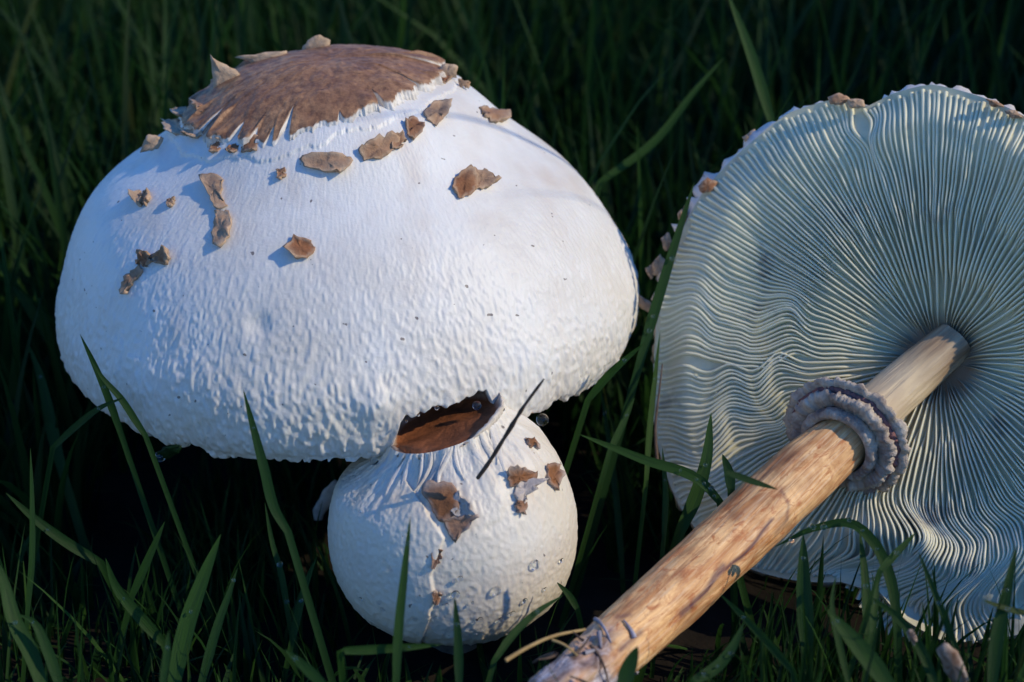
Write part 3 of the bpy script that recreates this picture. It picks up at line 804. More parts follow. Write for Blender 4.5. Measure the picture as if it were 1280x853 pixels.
# stem: a curve from the seat in the gills to the root
ST_PX = np.array([(1192, 428), (1170, 447), (1110, 499), (1052, 551), (990, 606), (930, 661), (855, 731), (790, 790), (735, 838), (690, 885)], float)
_u = np.r_[0, np.cumsum(np.hypot(*np.diff(ST_PX, axis=0).T))]; _u /= _u[-1]
ST_D = 43.4 - 8.4 * _u + 1.5 * np.sin(np.pi * _u)
ST_R = np.array([28.5, 28.5, 31, 37, 41, 41.5, 41, 39.5, 39.5, 42]) / FPX * ST_D
ST_P = np.concatenate([at_depth(ST_PX, ST_D), [at_depth(np.array([622., 1000.]), 34.8), at_depth(np.array([565., 1140.]), 34.6)]]); ST_R = np.r_[ST_R, .8, .5]
ST_T = np.r_[0, np.cumsum(np.linalg.norm(np.diff(ST_P, axis=0), axis=1))]


def stem_at(s):
    s = np.asarray(s, float); p = np.stack([herm(ST_T, ST_P[:, i], s) for i in range(3)], -1); r = herm(ST_T, ST_R, s)
    p2 = np.stack([herm(ST_T, ST_P[:, i], np.clip(s + .05, 0, ST_T[-1])) for i in range(3)], -1); p1 = np.stack([herm(ST_T, ST_P[:, i], np.clip(s - .05, 0, ST_T[-1])) for i in range(3)], -1)
    d = p2 - p1; d /= np.linalg.norm(d, axis=-1, keepdims=True)
    a = np.cross(d, UV_); a /= np.linalg.norm(a, axis=-1, keepdims=True); b = np.cross(a, d)
    return p, r, d, a, b


def stem_s(px):
    s = np.linspace(0, ST_T[-1], 800); q = proj(stem_at(s)[0]); return s[np.argmin(np.hypot(q[:, 0] - px[0], q[:, 1] - px[1]))]


S_RING = stem_s((1056, 547)); S_ROOT = stem_s((765, 812))


def build_stem():
    nt_, ns = 120, 260; s = np.linspace(0, ST_T[-1], ns); p, r, d, a, b = stem_at(s); th = np.linspace(0, 2 * np.pi, nt_, endpoint=False)
    TH = th[:, None]; x, y = np.cos(TH), np.sin(TH)
    rr = r[None] * (1 + .09 * fbm(x * 1.0, y * 1.0, s[None] * .55, 3)) + .014 * vnoise(x * 9, y * 9, s[None] * .8) + .012 * vnoise(x * 20, y * 20, s[None] * 1.0)
    root = sstep(S_ROOT - .3, S_ROOT + 1.0, s)[None] * np.ones((nt_, 1))
    rr = rr + root * (.10 * fbm(x * 3, y * 3, s[None] * 2.2, 3))
    groove = np.exp(-(((th - 5.35 + np.pi) % (2 * np.pi) - np.pi)[:, None] / .05 - 2.2 * (s[None] - 9)* .1) ** 2) * sstep(6, 7, s)[None] * (1 - sstep(10, 11, s))[None]
    rr = rr - .05 * groove
    V = p[None] + rr[..., None] * (x[..., None] * a[None] + y[..., None] * b[None])
    uv = np.stack([np.broadcast_to(s[None], (nt_, ns)), np.broadcast_to(np.minimum(TH, 2 * np.pi - TH) * .8, (nt_, ns))], -1).reshape(-1, 2)
    up = (1 - sstep(S_RING - .2, S_RING + .3, s)) [None] * np.ones((nt_, 1))
    q = proj(V); wob = 5 * fbm(V[..., 0] * 1.5, V[..., 1] * 1.5, V[..., 2] * 1.5, 3)
    crack = 0; bruise = 0
    for pl, wd, a in (([(966, 650), (940, 682), (905, 715), (862, 757)], 2.2, 1.0), ([(905, 708), (880, 738), (852, 768)], 4.0, .8), ([(976, 612), (986, 630), (984, 650), (970, 668)], 2.0, .55), ([(800, 790), (790, 800), (776, 812)], 4, .7), ([(770, 770), (788, 768)], 3, .6)):
        crack = np.maximum(crack, a * np.exp(-((seg_dist(q + wob[..., None] * .5, pl)[0]) / wd) ** 2))
    for pl, wd, a in (([(985, 560), (950, 595), (915, 640)], 12, .8), ([(1010, 600), (960, 625), (985, 655)], 9, .45), ([(880, 690), (845, 715), (800, 740), (770, 765)], 11, .6), ([(760, 800), (745, 830)], 14, .7), ([(930, 720), (880, 765), (830, 810)], 12, .35)):
        bruise = np.maximum(bruise, a * np.exp(-((seg_dist(q + wob[..., None] * 2.2, pl)[0]) / wd) ** 2))
    bruise = np.clip(bruise * (.7 + .8 * fbm(x * 6, y * 6, s[None] * 1.2, 3)), 0, 1)
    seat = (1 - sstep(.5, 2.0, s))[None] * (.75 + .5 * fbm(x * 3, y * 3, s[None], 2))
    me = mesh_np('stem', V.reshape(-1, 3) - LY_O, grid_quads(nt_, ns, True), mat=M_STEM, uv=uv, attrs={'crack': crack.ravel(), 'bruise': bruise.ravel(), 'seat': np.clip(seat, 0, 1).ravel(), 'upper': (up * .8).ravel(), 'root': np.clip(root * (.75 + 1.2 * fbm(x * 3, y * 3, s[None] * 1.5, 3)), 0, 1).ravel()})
    st = part('stem', me, lying, LY_O)
    # dark hollow where the stem sits in the gills
    # ring: sleeve, groove and two frilled flanges
    M_RINGX = M_RING
    def lathe(name, prof, amp, freq, mat, label=None, seed=0.0, tilt=0.0):
        n = 240; t = np.linspace(0, 2 * np.pi, n, endpoint=False); c, sn = np.cos(t), np.sin(t); rows = []
        for i, (ds, rad, k) in enumerate(prof):
            q, _, d_, a_, b_ = stem_at(np.array(S_RING)); d_ = d_ - .52 * VV; d_ = d_ / np.linalg.norm(d_); a_ = np.cross(d_, UV_); a_ = a_ / np.linalg.norm(a_); b_ = np.cross(a_, d_); q = q + d_ * ds
            jag = k * amp * (.55 * vnoise(c * freq, sn * freq, seed + i * .35) + .6 * vnoise(c * freq * 3, sn * freq * 3, seed + i * .4) + .2 * vnoise(c * 3, sn * 3, seed))
            rw = rad * (1 + .03 * min(1, max(0, rad - .8) * 3)) + jag; jag = jag + (k > 0) * (.035 * fbm(c * rad * 5, sn * rad * 5, seed + ds * 5, 3) + .05 * vnoise(c * rad * 16, sn * rad * 16, ds * 14)); rw = rw + .6 * jag; off = k * amp * 1.1 * vnoise(c * freq * .8, sn * freq * .8, seed + 9 + i * .3) + (k > 0) * (.05 * fbm(c * 4, sn * 4, seed + i * .2, 2) + .03 * vnoise(c * 22, sn * 22, i * .5)) + tilt * c * rad
            rows.append(q + rw[:, None] * (c[:, None] * a_ + sn[:, None] * b_) + off[:, None] * d_)
        V = np.stack(rows, 1); return part(name, mesh_np(name, V.reshape(-1, 3) - LY_O, grid_quads(n, len(prof), True), mat=mat), rg, LY_O, label)
    rg = part('ring', None, lying, LY_O, label='thick double ring of pale torn membrane round the stem')
    lathe('sleeve', [(-.45, .70, 0), (-.2, .78, .2), (.1, .92, .3), (.30, 1.0, .3), (.46, .97, .3), (.52, .86, .2), (.45, .76, 0)], .05, 5, M_RING, seed=1)
    lathe('flange', [(-.30, .72, 0), (-.28, 1.1, .4), (-.22, 1.42, .8), (-.12, 1.58, 1), (-.02, 1.60, 1), (.02, 1.48, .8), (-.02, 1.30, .5), (-.05, .95, .2)], .07, 9, M_RING, 'upper frilled flange', 3)
    lathe('groove', [(-.05, 1.0, 0), (.0, 1.25, .3), (.04, 1.40, .3), (.06, 1.25, .3), (.08, .95, 0)], .06, 9, M_RINGG, seed=5)
    lathe('flange', [(.02, .95, 0), (.06, 1.20, .5), (.12, 1.34, 1), (.24, 1.36, 1), (.33, 1.26, 1), (.30, 1.12, .7), (.22, .95, .2)], .07, 10, M_RING, 'lower frilled flange', 7)
    # root threads and brown bits at the foot
    for i in range(26):
        s0 = rng.uniform(S_ROOT - .1, S_ROOT + 2.4); q, r0, d_, a_, b_ = stem_at(np.array(s0)); t0 = rng.uniform(0, 6.28); n = 8
        k = np.linspace(0, 1, n); tt = t0 + rng.uniform(-1.4, 1.4) * k; ss = s0 + rng.uniform(-.7, .9) * k; q, r0, d_, a_, b_ = stem_at(np.clip(ss, 0, ST_T[-1]))
        rad = r0 + .05 + rng.uniform(.05, .35) * k ** 2 * (i % 3 == 0); pts = q + rad[:, None] * (np.cos(tt)[:, None] * a_ + np.sin(tt)[:, None] * b_)
        part('root_thread', tube_mesh('root_thread', pts - LY_O, np.linspace(.06, .02, n) * rng.uniform(.6, 1.4), M_DIRT if i % 3 else M_STALK), lying, LY_O)


def tube_mesh(name, pts, rad, mat, sides=6):
    pts = np.asarray(pts, float); n = len(pts); d = np.gradient(pts, axis=0); d /= np.linalg.norm(d, axis=1, keepdims=True) + 1e-9
    ref = np.array([.31, .2, .93]); a = np.cross(d, ref); a /= np.linalg.norm(a, axis=1, keepdims=True); b = np.cross(d, a)
    t = np.linspace(0, 2 * np.pi, sides, endpoint=False); rad = np.broadcast_to(np.asarray(rad, float), (n,))
    V = pts[None] + rad[None, :, None] * (np.cos(t)[:, None, None] * a[None] + np.sin(t)[:, None, None] * b[None])
    return mesh_np(name, V.reshape(-1, 3), grid_quads(sides, n, True), mat=mat)


build_stem()

# ------------------------------------------------------------------ grass as a mass
def blades_mesh(name, root, az, lean0, lean1, length, width, tone, K=6, twist=None):
    """many folded blades in one mesh"""
    N = len(root); t = np.linspace(0, 1, K + 1)
    ang = lean0[:, None] + lean1[:, None] * t[None] ** 1.4
    dl = length[:, None] / K; mid = .5 * (ang[:, 1:] + ang[:, :-1])
    hx = np.concatenate([np.zeros((N, 1)), np.cumsum(np.sin(mid) * dl, 1)], 1); hz = np.concatenate([np.zeros((N, 1)), np.cumsum(np.cos(mid) * dl, 1)], 1)
    dx, dy = np.cos(az), np.sin(az)
    P = np.stack([root[:, 0:1] + hx * dx[:, None], root[:, 1:2] + hx * dy[:, None], root[:, 2:3] + hz], -1)
    tw = (twist if twist is not None else np.zeros(N))[:, None] + .5 * t[None]
    side = np.stack([-dy[:, None] * np.cos(tw) + dx[:, None] * np.sin(tw), dx[:, None] * np.cos(tw) + dy[:, None] * np.sin(tw), 0 * tw], -1)
    wv = width[:, None] * .5 * (np.minimum(1, .55 + t * 2.2) * (1 - t ** 2.6) + .015)[None]
    up = np.stack([-np.cos(ang) * dx[:, None], -np.cos(ang) * dy[:, None], np.sin(ang)], -1)
    V = np.stack([P - side * wv[..., None], P - up * wv[..., None] * .45, P + side * wv[..., None]], 2)
    q = grid_quads(K + 1, 3); Q = (q[None] + (np.arange(N) * (K + 1) * 3)[:, None, None]).reshape(-1, 4)
    uv = np.stack([np.broadcast_to(np.array([0, .5, 1.])[None, None], (N, K + 1, 3)), np.broadcast_to((t * 6)[None, :, None], (N, K + 1, 3)) + rng.uniform(0, 50, N)[:, None, None]], -1).reshape(-1, 2)
    return mesh_np(name, V.reshape(-1, 3), Q, mat=M_GRASS, attrs={'tone': np.repeat(tone, (K + 1) * 3)}, uv=uv), P


MASK_POLYS = [np.array(p, float) for p in (
    [(60, 400), (80, 300), (150, 205), (240, 120), (290, 60), (400, 35), (600, 85), (720, 190), (800, 310), (815, 400), (750, 500), (690, 540), (725, 640), (722, 700), (680, 770), (565, 805), (460, 775), (410, 690), (405, 620), (425, 585), (330, 590), (190, 560), (90, 480)],
    [(1280, 135), (1160, 95), (980, 130), (870, 220), (810, 340), (800, 480), (815, 590), (900, 635), (1000, 640), (1100, 660), (1180, 690), (1290, 700)],
    [(1060, 500), (1010, 500), (700, 790), (680, 853), (800, 860), (1110, 600)])]


def inside(q, poly):
    x, y = q[..., 0], q[..., 1]; r = np.zeros(x.shape, bool); j = len(poly) - 1
    for i in range(len(poly)):
        xi, yi = poly[i]; xj, yj = poly[j]
        r ^= ((yi > y) != (yj > y)) & (x < (xj - xi) * (y - yi) / (yj - yi + 1e-12) + xi); j = i
    return r


def scatter(N, xr, yr, dens=None):
    x = rng.uniform(*xr, N); y = rng.uniform(*yr, N); return np.stack([x, y, ground_z(x, y) - .2], -1)


def clear_roots(root):
    d1 = np.hypot(root[:, 0] - BIG_T[0], root[:, 1] + .0) > 7.6; d2 = np.hypot(root[:, 0] - SM_C[0], root[:, 1] - SM_C[1]) > 2.5
    q = root - GA; a = q @ GN; b = q @ GE1; d3 = ~((np.abs(b) < 7) & (a > -1.6) & (a < .5))
    return (d1 | (root[:, 1] > 900)) & d2 & d3


def mass_grass():
    sets = []
    # behind: tall, thick
    N = 15000; y = -2 + 120 * rng.uniform(0, 1, N) ** 1.25; x = rng.uniform(-1, 1, N) * (24 + .42 * (y + 2)); root = np.stack([x, y, ground_z(x, y) - .2], -1)
    ln = rng.gamma(7, 1.35, N).clip(3, 17) * np.interp(y, [-2, 10, 40], [.55, .85, 1.25]); sets.append((root, ln, rng.uniform(.15, .42, N), 1.0))
    # to the right, out of the frame: taller grass added to shade the sward behind the mushrooms
    N = 5500; y = rng.uniform(11, 110, N); x = rng.uniform(26, 60, N) + .34 * y; root = np.stack([x, y, ground_z(x, y) - .2], -1)
    sets.append((root, rng.gamma(14, 2.3, N).clip(12, 48), rng.uniform(.3, .7, N), 1.0))
    # front: short and sparse
    N = 2400; x = rng.uniform(-16, 20, N); y = rng.uniform(-26, -2, N); root = np.stack([x, y, ground_z(x, y) - .2], -1)
    sets.append((root, rng.gamma(5, .60, N).clip(1.0, 6) * np.interp(x, [-4, 3], [.62, 1]), rng.uniform(.10, .28, N), 1.0))
    N = 2300; x = rng.uniform(0, 18, N); y = rng.uniform(-20, -5, N); root = np.stack([x, y, ground_z(x, y) - .2], -1)
    sets.append((root, rng.gamma(6, .6, N).clip(1.5, 7), rng.uniform(.07, .16, N), 1.0))
    N = 700; x = rng.uniform(-15, 0, N); y = rng.uniform(-18, -2, N); root = np.stack([x, y, ground_z(x, y) - .2], -1)
    sets.append((root, rng.gamma(5, .5, N).clip(1.2, 5), rng.uniform(.07, .15, N), 1.0))
    N = 1100; x = rng.uniform(-10, 0, N); y = rng.uniform(-8, 4, N); root = np.stack([x, y, ground_z(x, y) - .2], -1)
    n_before = sum(len(q[0]) for q in sets); under = slice(n_before, n_before + N)
    sets.append((root, rng.gamma(6, .32, N).clip(.8, 3.2), rng.uniform(.07, .16, N), 1.0))
    N = 1000; x = rng.uniform(2, 15, N); y = -4 - (x - 10) * .75 + rng.uniform(-4.2, -.3, N); root = np.stack([x, y, ground_z(x, y) - .2], -1)
    sets.append((root, rng.gamma(6, .42, N).clip(1.2, 4.2), rng.uniform(.07, .16, N), 1.0))
    R, Ln, W = (np.concatenate([s[i] for s in sets]) for i in range(3))
    N = len(R); az = rng.uniform(0, 2 * np.pi, N); l0 = np.abs(rng.normal(0, .22, N)); l1 = np.abs(rng.normal(.35, .4, N))
    tone = np.clip(rng.beta(2, 3, N) * np.where(R[:, 1] > -2, .75, .95), 0, 1); tone[rng.uniform(0, 1, N) < .012] = rng.uniform(.92, 1)  # blades behind take darker greens, shade painted into their tone
    tw = rng.uniform(-1.2, 1.2, N)
    ok = clear_roots(R); ok[under] = np.hypot(R[under, 0] - SM_C[0], R[under, 1] - SM_C[1]) > 2.4
    _, P = blades_mesh('probe', R, az, l0, l1, Ln, W, tone, twist=tw); bpy.data.meshes.remove(_)
    q = proj(P)
    # blades keep out of the caps themselves, and nearer ones do not stand in front of them
    hit = np.zeros(N, bool)
    for poly in MASK_POLYS: hit |= inside(q, poly).any(1)
    front = P[:, 0, 1] < np.where(P[:, 0, 0] > 4.0, GA[1] + (P[:, 0, 0] - GA[0]) * .0 - .5, np.where(P[:, 0, 0] < 3.2, 0.0, 2.0))
    ok &= ~(hit & front)
    loc = (P - BIG_T); dr = np.hypot(loc[..., 0], loc[..., 1]); ok &= ~((dr < 8.3) & (P[..., 2] > 5.0)).any(1)
    dl = P - GA; ok &= ~((np.abs(dl @ GN) < 1.6) & (np.hypot(dl @ GE1, dl @ GE2) < 7.2)).any(1)
    ds = P - SM_C; ok &= ~(np.linalg.norm(ds, axis=-1) < 3.15).any(1)
    near_cam = np.linalg.norm(P - CAM, axis=-1).min(1) > 24; ok &= near_cam
    me, _ = blades_mesh('grass', R[ok], az[ok], l0[ok], l1[ok], Ln[ok], W[ok], tone[ok], twist=tw[ok])
    solo('grass', me, (0, 0, 0), label='dense dark green grass growing all round the mushrooms', kind='stuff')
    # thatch: short flat dead pieces on the soil
    N = 2600; x = rng.uniform(-18, 20, N); y = rng.uniform(-24, 14, N); R = np.stack([x, y, ground_z(x, y) + .08], -1); R = R[(np.hypot(x - BIG_T[0], y) > 9) & (np.hypot(x - 8, y + 4) > 4)]; N = len(R)
    me, P = blades_mesh('thatch', R, rng.uniform(0, 6.28, N), rng.uniform(1.15, 1.5, N), rng.uniform(-.1, .3, N), rng.uniform(.6, 2.6, N), rng.uniform(.05, .18, N), rng.uniform(.2, .9, N), K=3)
    solo('dead_grass_litter', me, (0, 0, 0), label='short dead grass bits lying on the dark soil', kind='stuff')


mass_grass()

# ------------------------------------------------------------------ single blades that stand out
def blade(pts, d0, d1, width, tone, label, root=True, fold=.35, name='grass_blade', mat=None, group=None, cat='grass blade', wend=.03):
    """pts: base -> tip as seen; d0, d1: distance along the view at base and tip (cm); width in photo pixels"""
    pts = np.asarray(pts, float); s = np.r_[0, np.cumsum(np.hypot(*np.diff(pts, axis=0).T))]; n = 20; u = np.linspace(0, s[-1], n)
    if len(pts) > 2: q = np.stack([herm(s, pts[:, 0], u), herm(s, pts[:, 1], u)], -1)
    else: q = np.stack([np.interp(u, s, pts[:, 0]), np.interp(u, s, pts[:, 1])], -1)
    k = u / s[-1]; dep = d0 + (d1 - d0) * k; P = at_depth(q, dep); wc = width / FPX * dep
    prof = np.minimum(1, .7 + k * 1.2) * (1 - k ** 3.0) ** .9 + wend
    if root:                                                    # carry the blade down to the soil
        gz = ground_z(P[0, 0], P[0, 1]) - .3
        if P[0, 2] > gz + .2:
            drop = P[0, 2] - gz; m = 5; dirn = P[0] - P[2]; dirn = dirn / max(.2, -dirn[2]) if dirn[2] < -.05 else np.array([0, .25, -1.0]); dirn[:2] = np.clip(dirn[:2], -.28, .28)
            ext = P[0] + dirn * drop * np.linspace(1, 0, m, endpoint=False)[:, None] * np.array([1, 1, 1.0]); ext[:, 2] = gz + (P[0, 2] - gz) * np.linspace(0, 1, m, endpoint=False)
            P = np.concatenate([ext, P]); prof = np.r_[np.full(m, prof[0]), prof]; wc = np.r_[np.full(m, wc[0]), wc]
    n = len(P); d = np.gradient(P, axis=0); d /= np.linalg.norm(d, axis=1, keepdims=True)
    view = P - CAM; view /= np.linalg.norm(view, axis=1, keepdims=True); side = np.cross(d, view); side /= np.linalg.norm(side, axis=1, keepdims=True)
    nrm = np.cross(side, d); hw = wc * prof * .5; tw = rng.uniform(-.35, .35)
    sd = side * math.cos(tw) + nrm * math.sin(tw); nn = nrm * math.cos(tw) - side * math.sin(tw)
    V = np.stack([P - sd * hw[:, None], P + nn * (hw * fold)[:, None], P + sd * hw[:, None]], 1).reshape(-1, 3)
    o = P[0]; uv = np.stack([np.tile([0, .5, 1.], n), np.repeat(np.arange(n) * .3, 3)], -1)
    me = mesh_np(name, V - o, grid_quads(n, 3), mat=mat or M_GRASS, attrs={'tone': np.full(len(V), min(.86, tone + .10) if tone < .86 else tone)}, uv=uv)
    solo(name, me, o, label, cat, group); return P


G1 = 'single grass blades among the mushrooms'
BL = [
    ([(78, 590), (70, 559), (45, 455), (35, 430)], 47, 48, 15, .42, 'stout grass blade with pointed tip rising beside the left rim of the large cap'),
    ([(74, 450), (62, 425), (37, 385), (0, 331), (-14, 312)], 52, 51, 14, .4, 'grass blade slanting out past the photo edge beside the large cap'),
    ([(76, 470), (70, 445), (58, 405), (39, 354)], 53, 53, 9, .5, 'slim short blade standing close behind the slanting one left of the large cap'),
    ([(152, 545), (140, 510), (122, 465), (100, 418)], 41.3, 40.6, 10, .35, 'straight blade with its tip against the lower left of the large cap'),
    ([(182, 545), (172, 530), (150, 497), (128, 472), (115, 452)], 41, 40.4, 9, .35, 'bent blade leaning on the large cap, crossing its neighbour there'),
    ([(66, 560), (95, 533), (125, 510), (155, 497)], 41.5, 40.6, 9, .3, 'dark blade lying nearly flat across two others under the large cap rim'),
    ([(360, 665), (345, 640), (330, 585), (318, 540), (304, 487)], 38.6, 38.2, 13, .35, 'single blade reaching up over the middle of the large cap rim'),
    ([(52, 856), (38, 815), (21, 783), (0, 715), (-12, 690)], 37, 37.5, 20, .5, 'broad bright blade at the bottom corner, folded at its knee'),
    ([(74, 856), (60, 815), (38, 775), (22, 768)], 37, 37, 14, .45, 'curved blade branching off the broad corner blade'),
    ([(126, 704), (86, 680), (45, 650), (7, 616)], 43, 42, 13, .32, 'long blade sloping down from the left edge into deep shade'),
    ([(34, 770), (40, 697), (40, 620), (38, 560)], 41, 41, 8, .4, 'upright thin blade crossing the sloping blade near the left edge'),
    ([(206, 806), (172, 768), (144, 732), (132, 698)], 40, 39.5, 15, .5, 'pale green blade with blunt tip leaning left in the shade'),
    ([(165, 745), (186, 697), (206, 652)], 41, 41, 11, .4, 'narrow blade leaning right just behind the blunt tipped one'),
    ([(217, 856), (234, 780), (254, 722), (276, 668)], 38.5, 39, 22, .62, 'widest upright blade in the shade below the large cap'),
    ([(251, 856), (275, 773), (287, 740), (297, 710)], 38.5, 39, 12, .42, 'slender blade standing close right of the widest one'),
    ([(361, 775), (352, 720), (340, 677), (331, 628)], 41, 41, 8, .42, 'thin dewy blade below the middle of the large cap rim'),
    ([(365, 802), (378, 745), (388, 715), (396, 696)], 40.5, 40.5, 10, .45, 'blade leaning towards the small round mushroom from the left'),
    ([(404, 856), (380, 833), (356, 812)], 34.5, 34.8, 14, .48, 'short flat leaf at the bottom below the small mushroom'),
    ([(203, 856), (207, 830), (211, 788)], 34.3, 34.5, 11, .5, 'short stiff blade at the foot of the widest upright blade'),
    ([(495, 856), (498, 790), (505, 720), (513, 646)], 35.5, 35.8, 12, .5, 'tall green blade standing in front of the small round mushroom'),
    ([(574, 856), (572, 790), (568, 746)], 35.5, 35.8, 12, .35, 'short blunt blade in front of the small mushroom underside'),
    ([(425, 814), (470, 812), (552, 806)], 35.6, 36, 12, .5, 'blade lying flat at the foot of the small mushroom'),
    ([(900, 628), (880, 605), (800, 573), (724, 543)], 41.2, 41.5, 13, .55, 'bright blade pointing left across the gap between the mushrooms'),
    ([(750, 228), (820, 175), (870, 112), (905, 72)], 52, 53, 11, .6, 'soft blade with brown seedy tip behind between the two caps'),
    ([(964, 150), (938, 65), (908, -12)], 50, 50, 14, .6, 'bright blade hanging down behind the gilled cap from above'),
    ([(798, 460), (815, 400), (836, 330), (868, 228)], 45, 45.5, 14, .33, 'broad dewy blade along the left edge of the gilled cap'),
    ([(808, 600), (812, 540), (818, 480), (825, 415)], 44, 45, 8, .7, 'thin yellowish upright blade before the gills beside the gap'),
    ([(735, 500), (760, 470), (804, 430)], 43, 42.5, 11, .5, 'short blade touching the lower right rim of the large cap'),
    ([(850, 665), (868, 625), (882, 580), (889, 516)], 41.5, 42, 18, .5, 'wide pointed blade in front of the wavy gills'),
    ([(914, 612), (911, 590), (903, 568)], 41, 41, 13, .25, 'dark stubby blade standing close above the tan stem'),
    ([(908, 590), (938, 601), (972, 612)], 36.6, 36.6, 9, .25, 'short dark blade lying across the tan stem'),
    ([(1122, 790), (1120, 765), (1112, 720), (1095, 682), (1066, 655), (1020, 660), (968, 684)], 37.5, 38.5, 14, .5, 'arching blade bowed over below the ring of the lying mushroom'),
    ([(1009, 812), (1005, 740), (1004, 668)], 37.5, 38.2, 21, .5, 'thick upright blade under the arch beside the tan stem'),
    ([(1085, 795), (1082, 730), (1075, 664)], 37.5, 38.2, 12, .5, 'upright blade standing below the right end of the arch'),
    ([(1196, 812), (1173, 752), (1158, 715), (1148, 690)], 36, 36.8, 9, .5, 'fine blade leaning left over the curled lower rim'),
    ([(1112, 858), (1085, 822), (1058, 790), (1034, 762)], 34.3, 34.8, 24, .55, 'broadest blade at the bottom leaning left below the gilled cap'),
    ([(1240, 858), (1246, 800), (1258, 742), (1271, 682)], 35, 36, 17, .42, 'tall blade at the right edge before the curled gills'),
    ([(1090, 792), (1094, 755), (1098, 722)], 35.8, 36.4, 10, .55, 'small blade between the arch and the broadest blade'),
    ([(990, 838), (946, 789), (920, 762), (900, 743)], 35.5, 36, 11, .42, 'blade leaning left out from under the tan stem'),
    ([(866, 853), (898, 832), (918, 805), (930, 778)], 35, 35.6, 15, .4, 'curled dewy blade at the bottom right of the tan stem'),
    ([(1100, 714), (1122, 690), (1145, 666)], 36.6, 37, 10, .48, 'short blade leaning right over the gills beside the arch'),
    ([(1290, 768), (1262, 762), (1228, 750)], 35.5, 35.5, 8, .9, 'pale dry blade poking in at the right edge'),
    ([(778, 720), (772, 640), (764, 570), (750, 478)], 46, 47, 9, .42, 'tall thin blade in the dark gap between the mushrooms'),
    ([(762, 565), (774, 540), (793, 498)], 43.5, 44, 9, .5, 'small leaf sprouting to the right in the dark gap'),
    ([(618, 826), (640, 795), (665, 770), (704, 744)], 36.5, 37.5, 10, .45, 'blade curving up to the right side of the small mushroom'),
    ([(722, 762), (712, 745), (696, 728)], 39.5, 39.5, 9, .4, 'stubby blade touching the right flank of the small mushroom'),
    ([(778, 858), (786, 835), (797, 808)], 33.9, 34, 22, .22, 'dark blade crossing the foot of the tan stem'),
    ([(1062, 858), (1048, 800), (1040, 750), (1045, 720)], 35.5, 36, 9, .48, 'slim blade with bent tip left of the broadest blade'),
    ([(1170, 858), (1150, 810), (1120, 770), (1085, 745)], 35.2, 36, 13, .45, 'blade sloping left behind the broadest one'),
    ([(830, 670), (832, 620), (828, 560)], 42, 42.5, 8, .45, 'thin upright blade left of the wide pointed one before the gills'),
]
PATHS = {}
for pts, d0, d1, wd, tn, lab in BL:
    PATHS[lab] = blade(pts, d0, d1, wd, tn, lab, root=lab != 'short dark blade lying across the tan stem', group=None)


def curve_px(pts, d0, d1, n=16):
    pts = np.asarray(pts, float); s = np.r_[0, np.cumsum(np.hypot(*np.diff(pts, axis=0).T))]; u = np.linspace(0, s[-1], n)
    q = np.stack([herm(s, pts[:, 0], u), herm(s, pts[:, 1], u)], -1); return at_depth(q, np.linspace(d0, d1, n))


# dead stalk leaning on the small mushroom, straw, scraps
P = curve_px([(597, 598), (610, 580), (632, 545), (655, 508), (680, 474)], 38.4, 36.8)
P[:, :] += 0
me = tube_mesh('dead_stalk', P - P[0], np.linspace(.045, .07, 16) * np.r_[np.ones(9), np.linspace(1, .35, 7)] * (1 + .15 * rng.normal(size=16)), M_STALK)
solo('dead_stalk', me, P[0], 'dark dry grass stalk leaning from the small mushroom onto the large cap', 'stalk')
P = curve_px([(632, 826), (655, 812), (690, 796), (732, 787)], 35.5, 36.4)
solo('straw', tube_mesh('straw', P - P[0], np.linspace(.05, .03, 16), M_STRAW), P[0], 'tan curved straw on the ground beside the foot of the small mushroom', 'straw')
P = curve_px([(690, 800), (705, 806), (722, 820)], 35.6, 35.4)
solo('straw', tube_mesh('straw', P - P[0], np.linspace(.03, .02, 16), M_STRAW), P[0], 'short straw crossing the longer tan one by the stem foot', 'straw')
P = curve_px([(822, 580), (819, 540), (824, 490), (828, 455)], 44.2, 44.8)
solo('straw', tube_mesh('straw', P - P[0], np.linspace(.05, .02, 16), M_STALK), P[0], 'upright brown stalk beside the yellowish blade at the gill edge', 'straw')


def scrap(name, poly, depth, label, cat, brown, mat):
    o = at_depth(np.array(poly, float).mean(0), depth); solo(name, upright_flake(name, poly, np.float64(depth), o, thick=.08, brown=brown, lean=.4, mat=mat), o, label, cat)


scrap('skin_scrap', [(392, 650), (390, 640), (405, 612), (420, 598), (424, 606), (412, 632), (401, 652)], 47.5, 'pale torn scrap lying in the shade left of the small mushroom', 'scrap', .05, M_TORN)
scrap('dry_leaf', [(1170, 812), (1182, 802), (1198, 815), (1212, 850), (1200, 862), (1184, 845)], 35.6, 'wrinkled tan dry leaf standing in the grass below the curled gills', 'dry leaf', .75, M_TORN)
scrap('dry_leaf', [(1132, 790), (1140, 786), (1148, 800), (1142, 808)], 35.4, 'tiny orange dry leaf bit in the grass below the gilled cap', 'dry leaf', .8, M_TORN)
scrap('green_leaf', [(195, 566), (206, 558), (228, 556), (226, 566), (208, 575)], 37.2, 'small green leaf caught under the rim of the large cap', 'leaf', 0, M_GRASS)

# ------------------------------------------------------------------ dew
def drop_mesh(r):
    T, F_ = np.meshgrid(np.linspace(0, 2 * np.pi, 14, endpoint=False), np.linspace(0.0, np.pi, 9), indexing='ij')
    V = np.stack([np.cos(T) * np.sin(F_), np.sin(T) * np.sin(F_), np.cos(F_)], -1) * r
    return mesh_np('dew_drop', V.reshape(-1, 3), grid_quads(14, 9, True)[:, ::-1], mat=M_WATER)


DROP = drop_mesh(1.0)


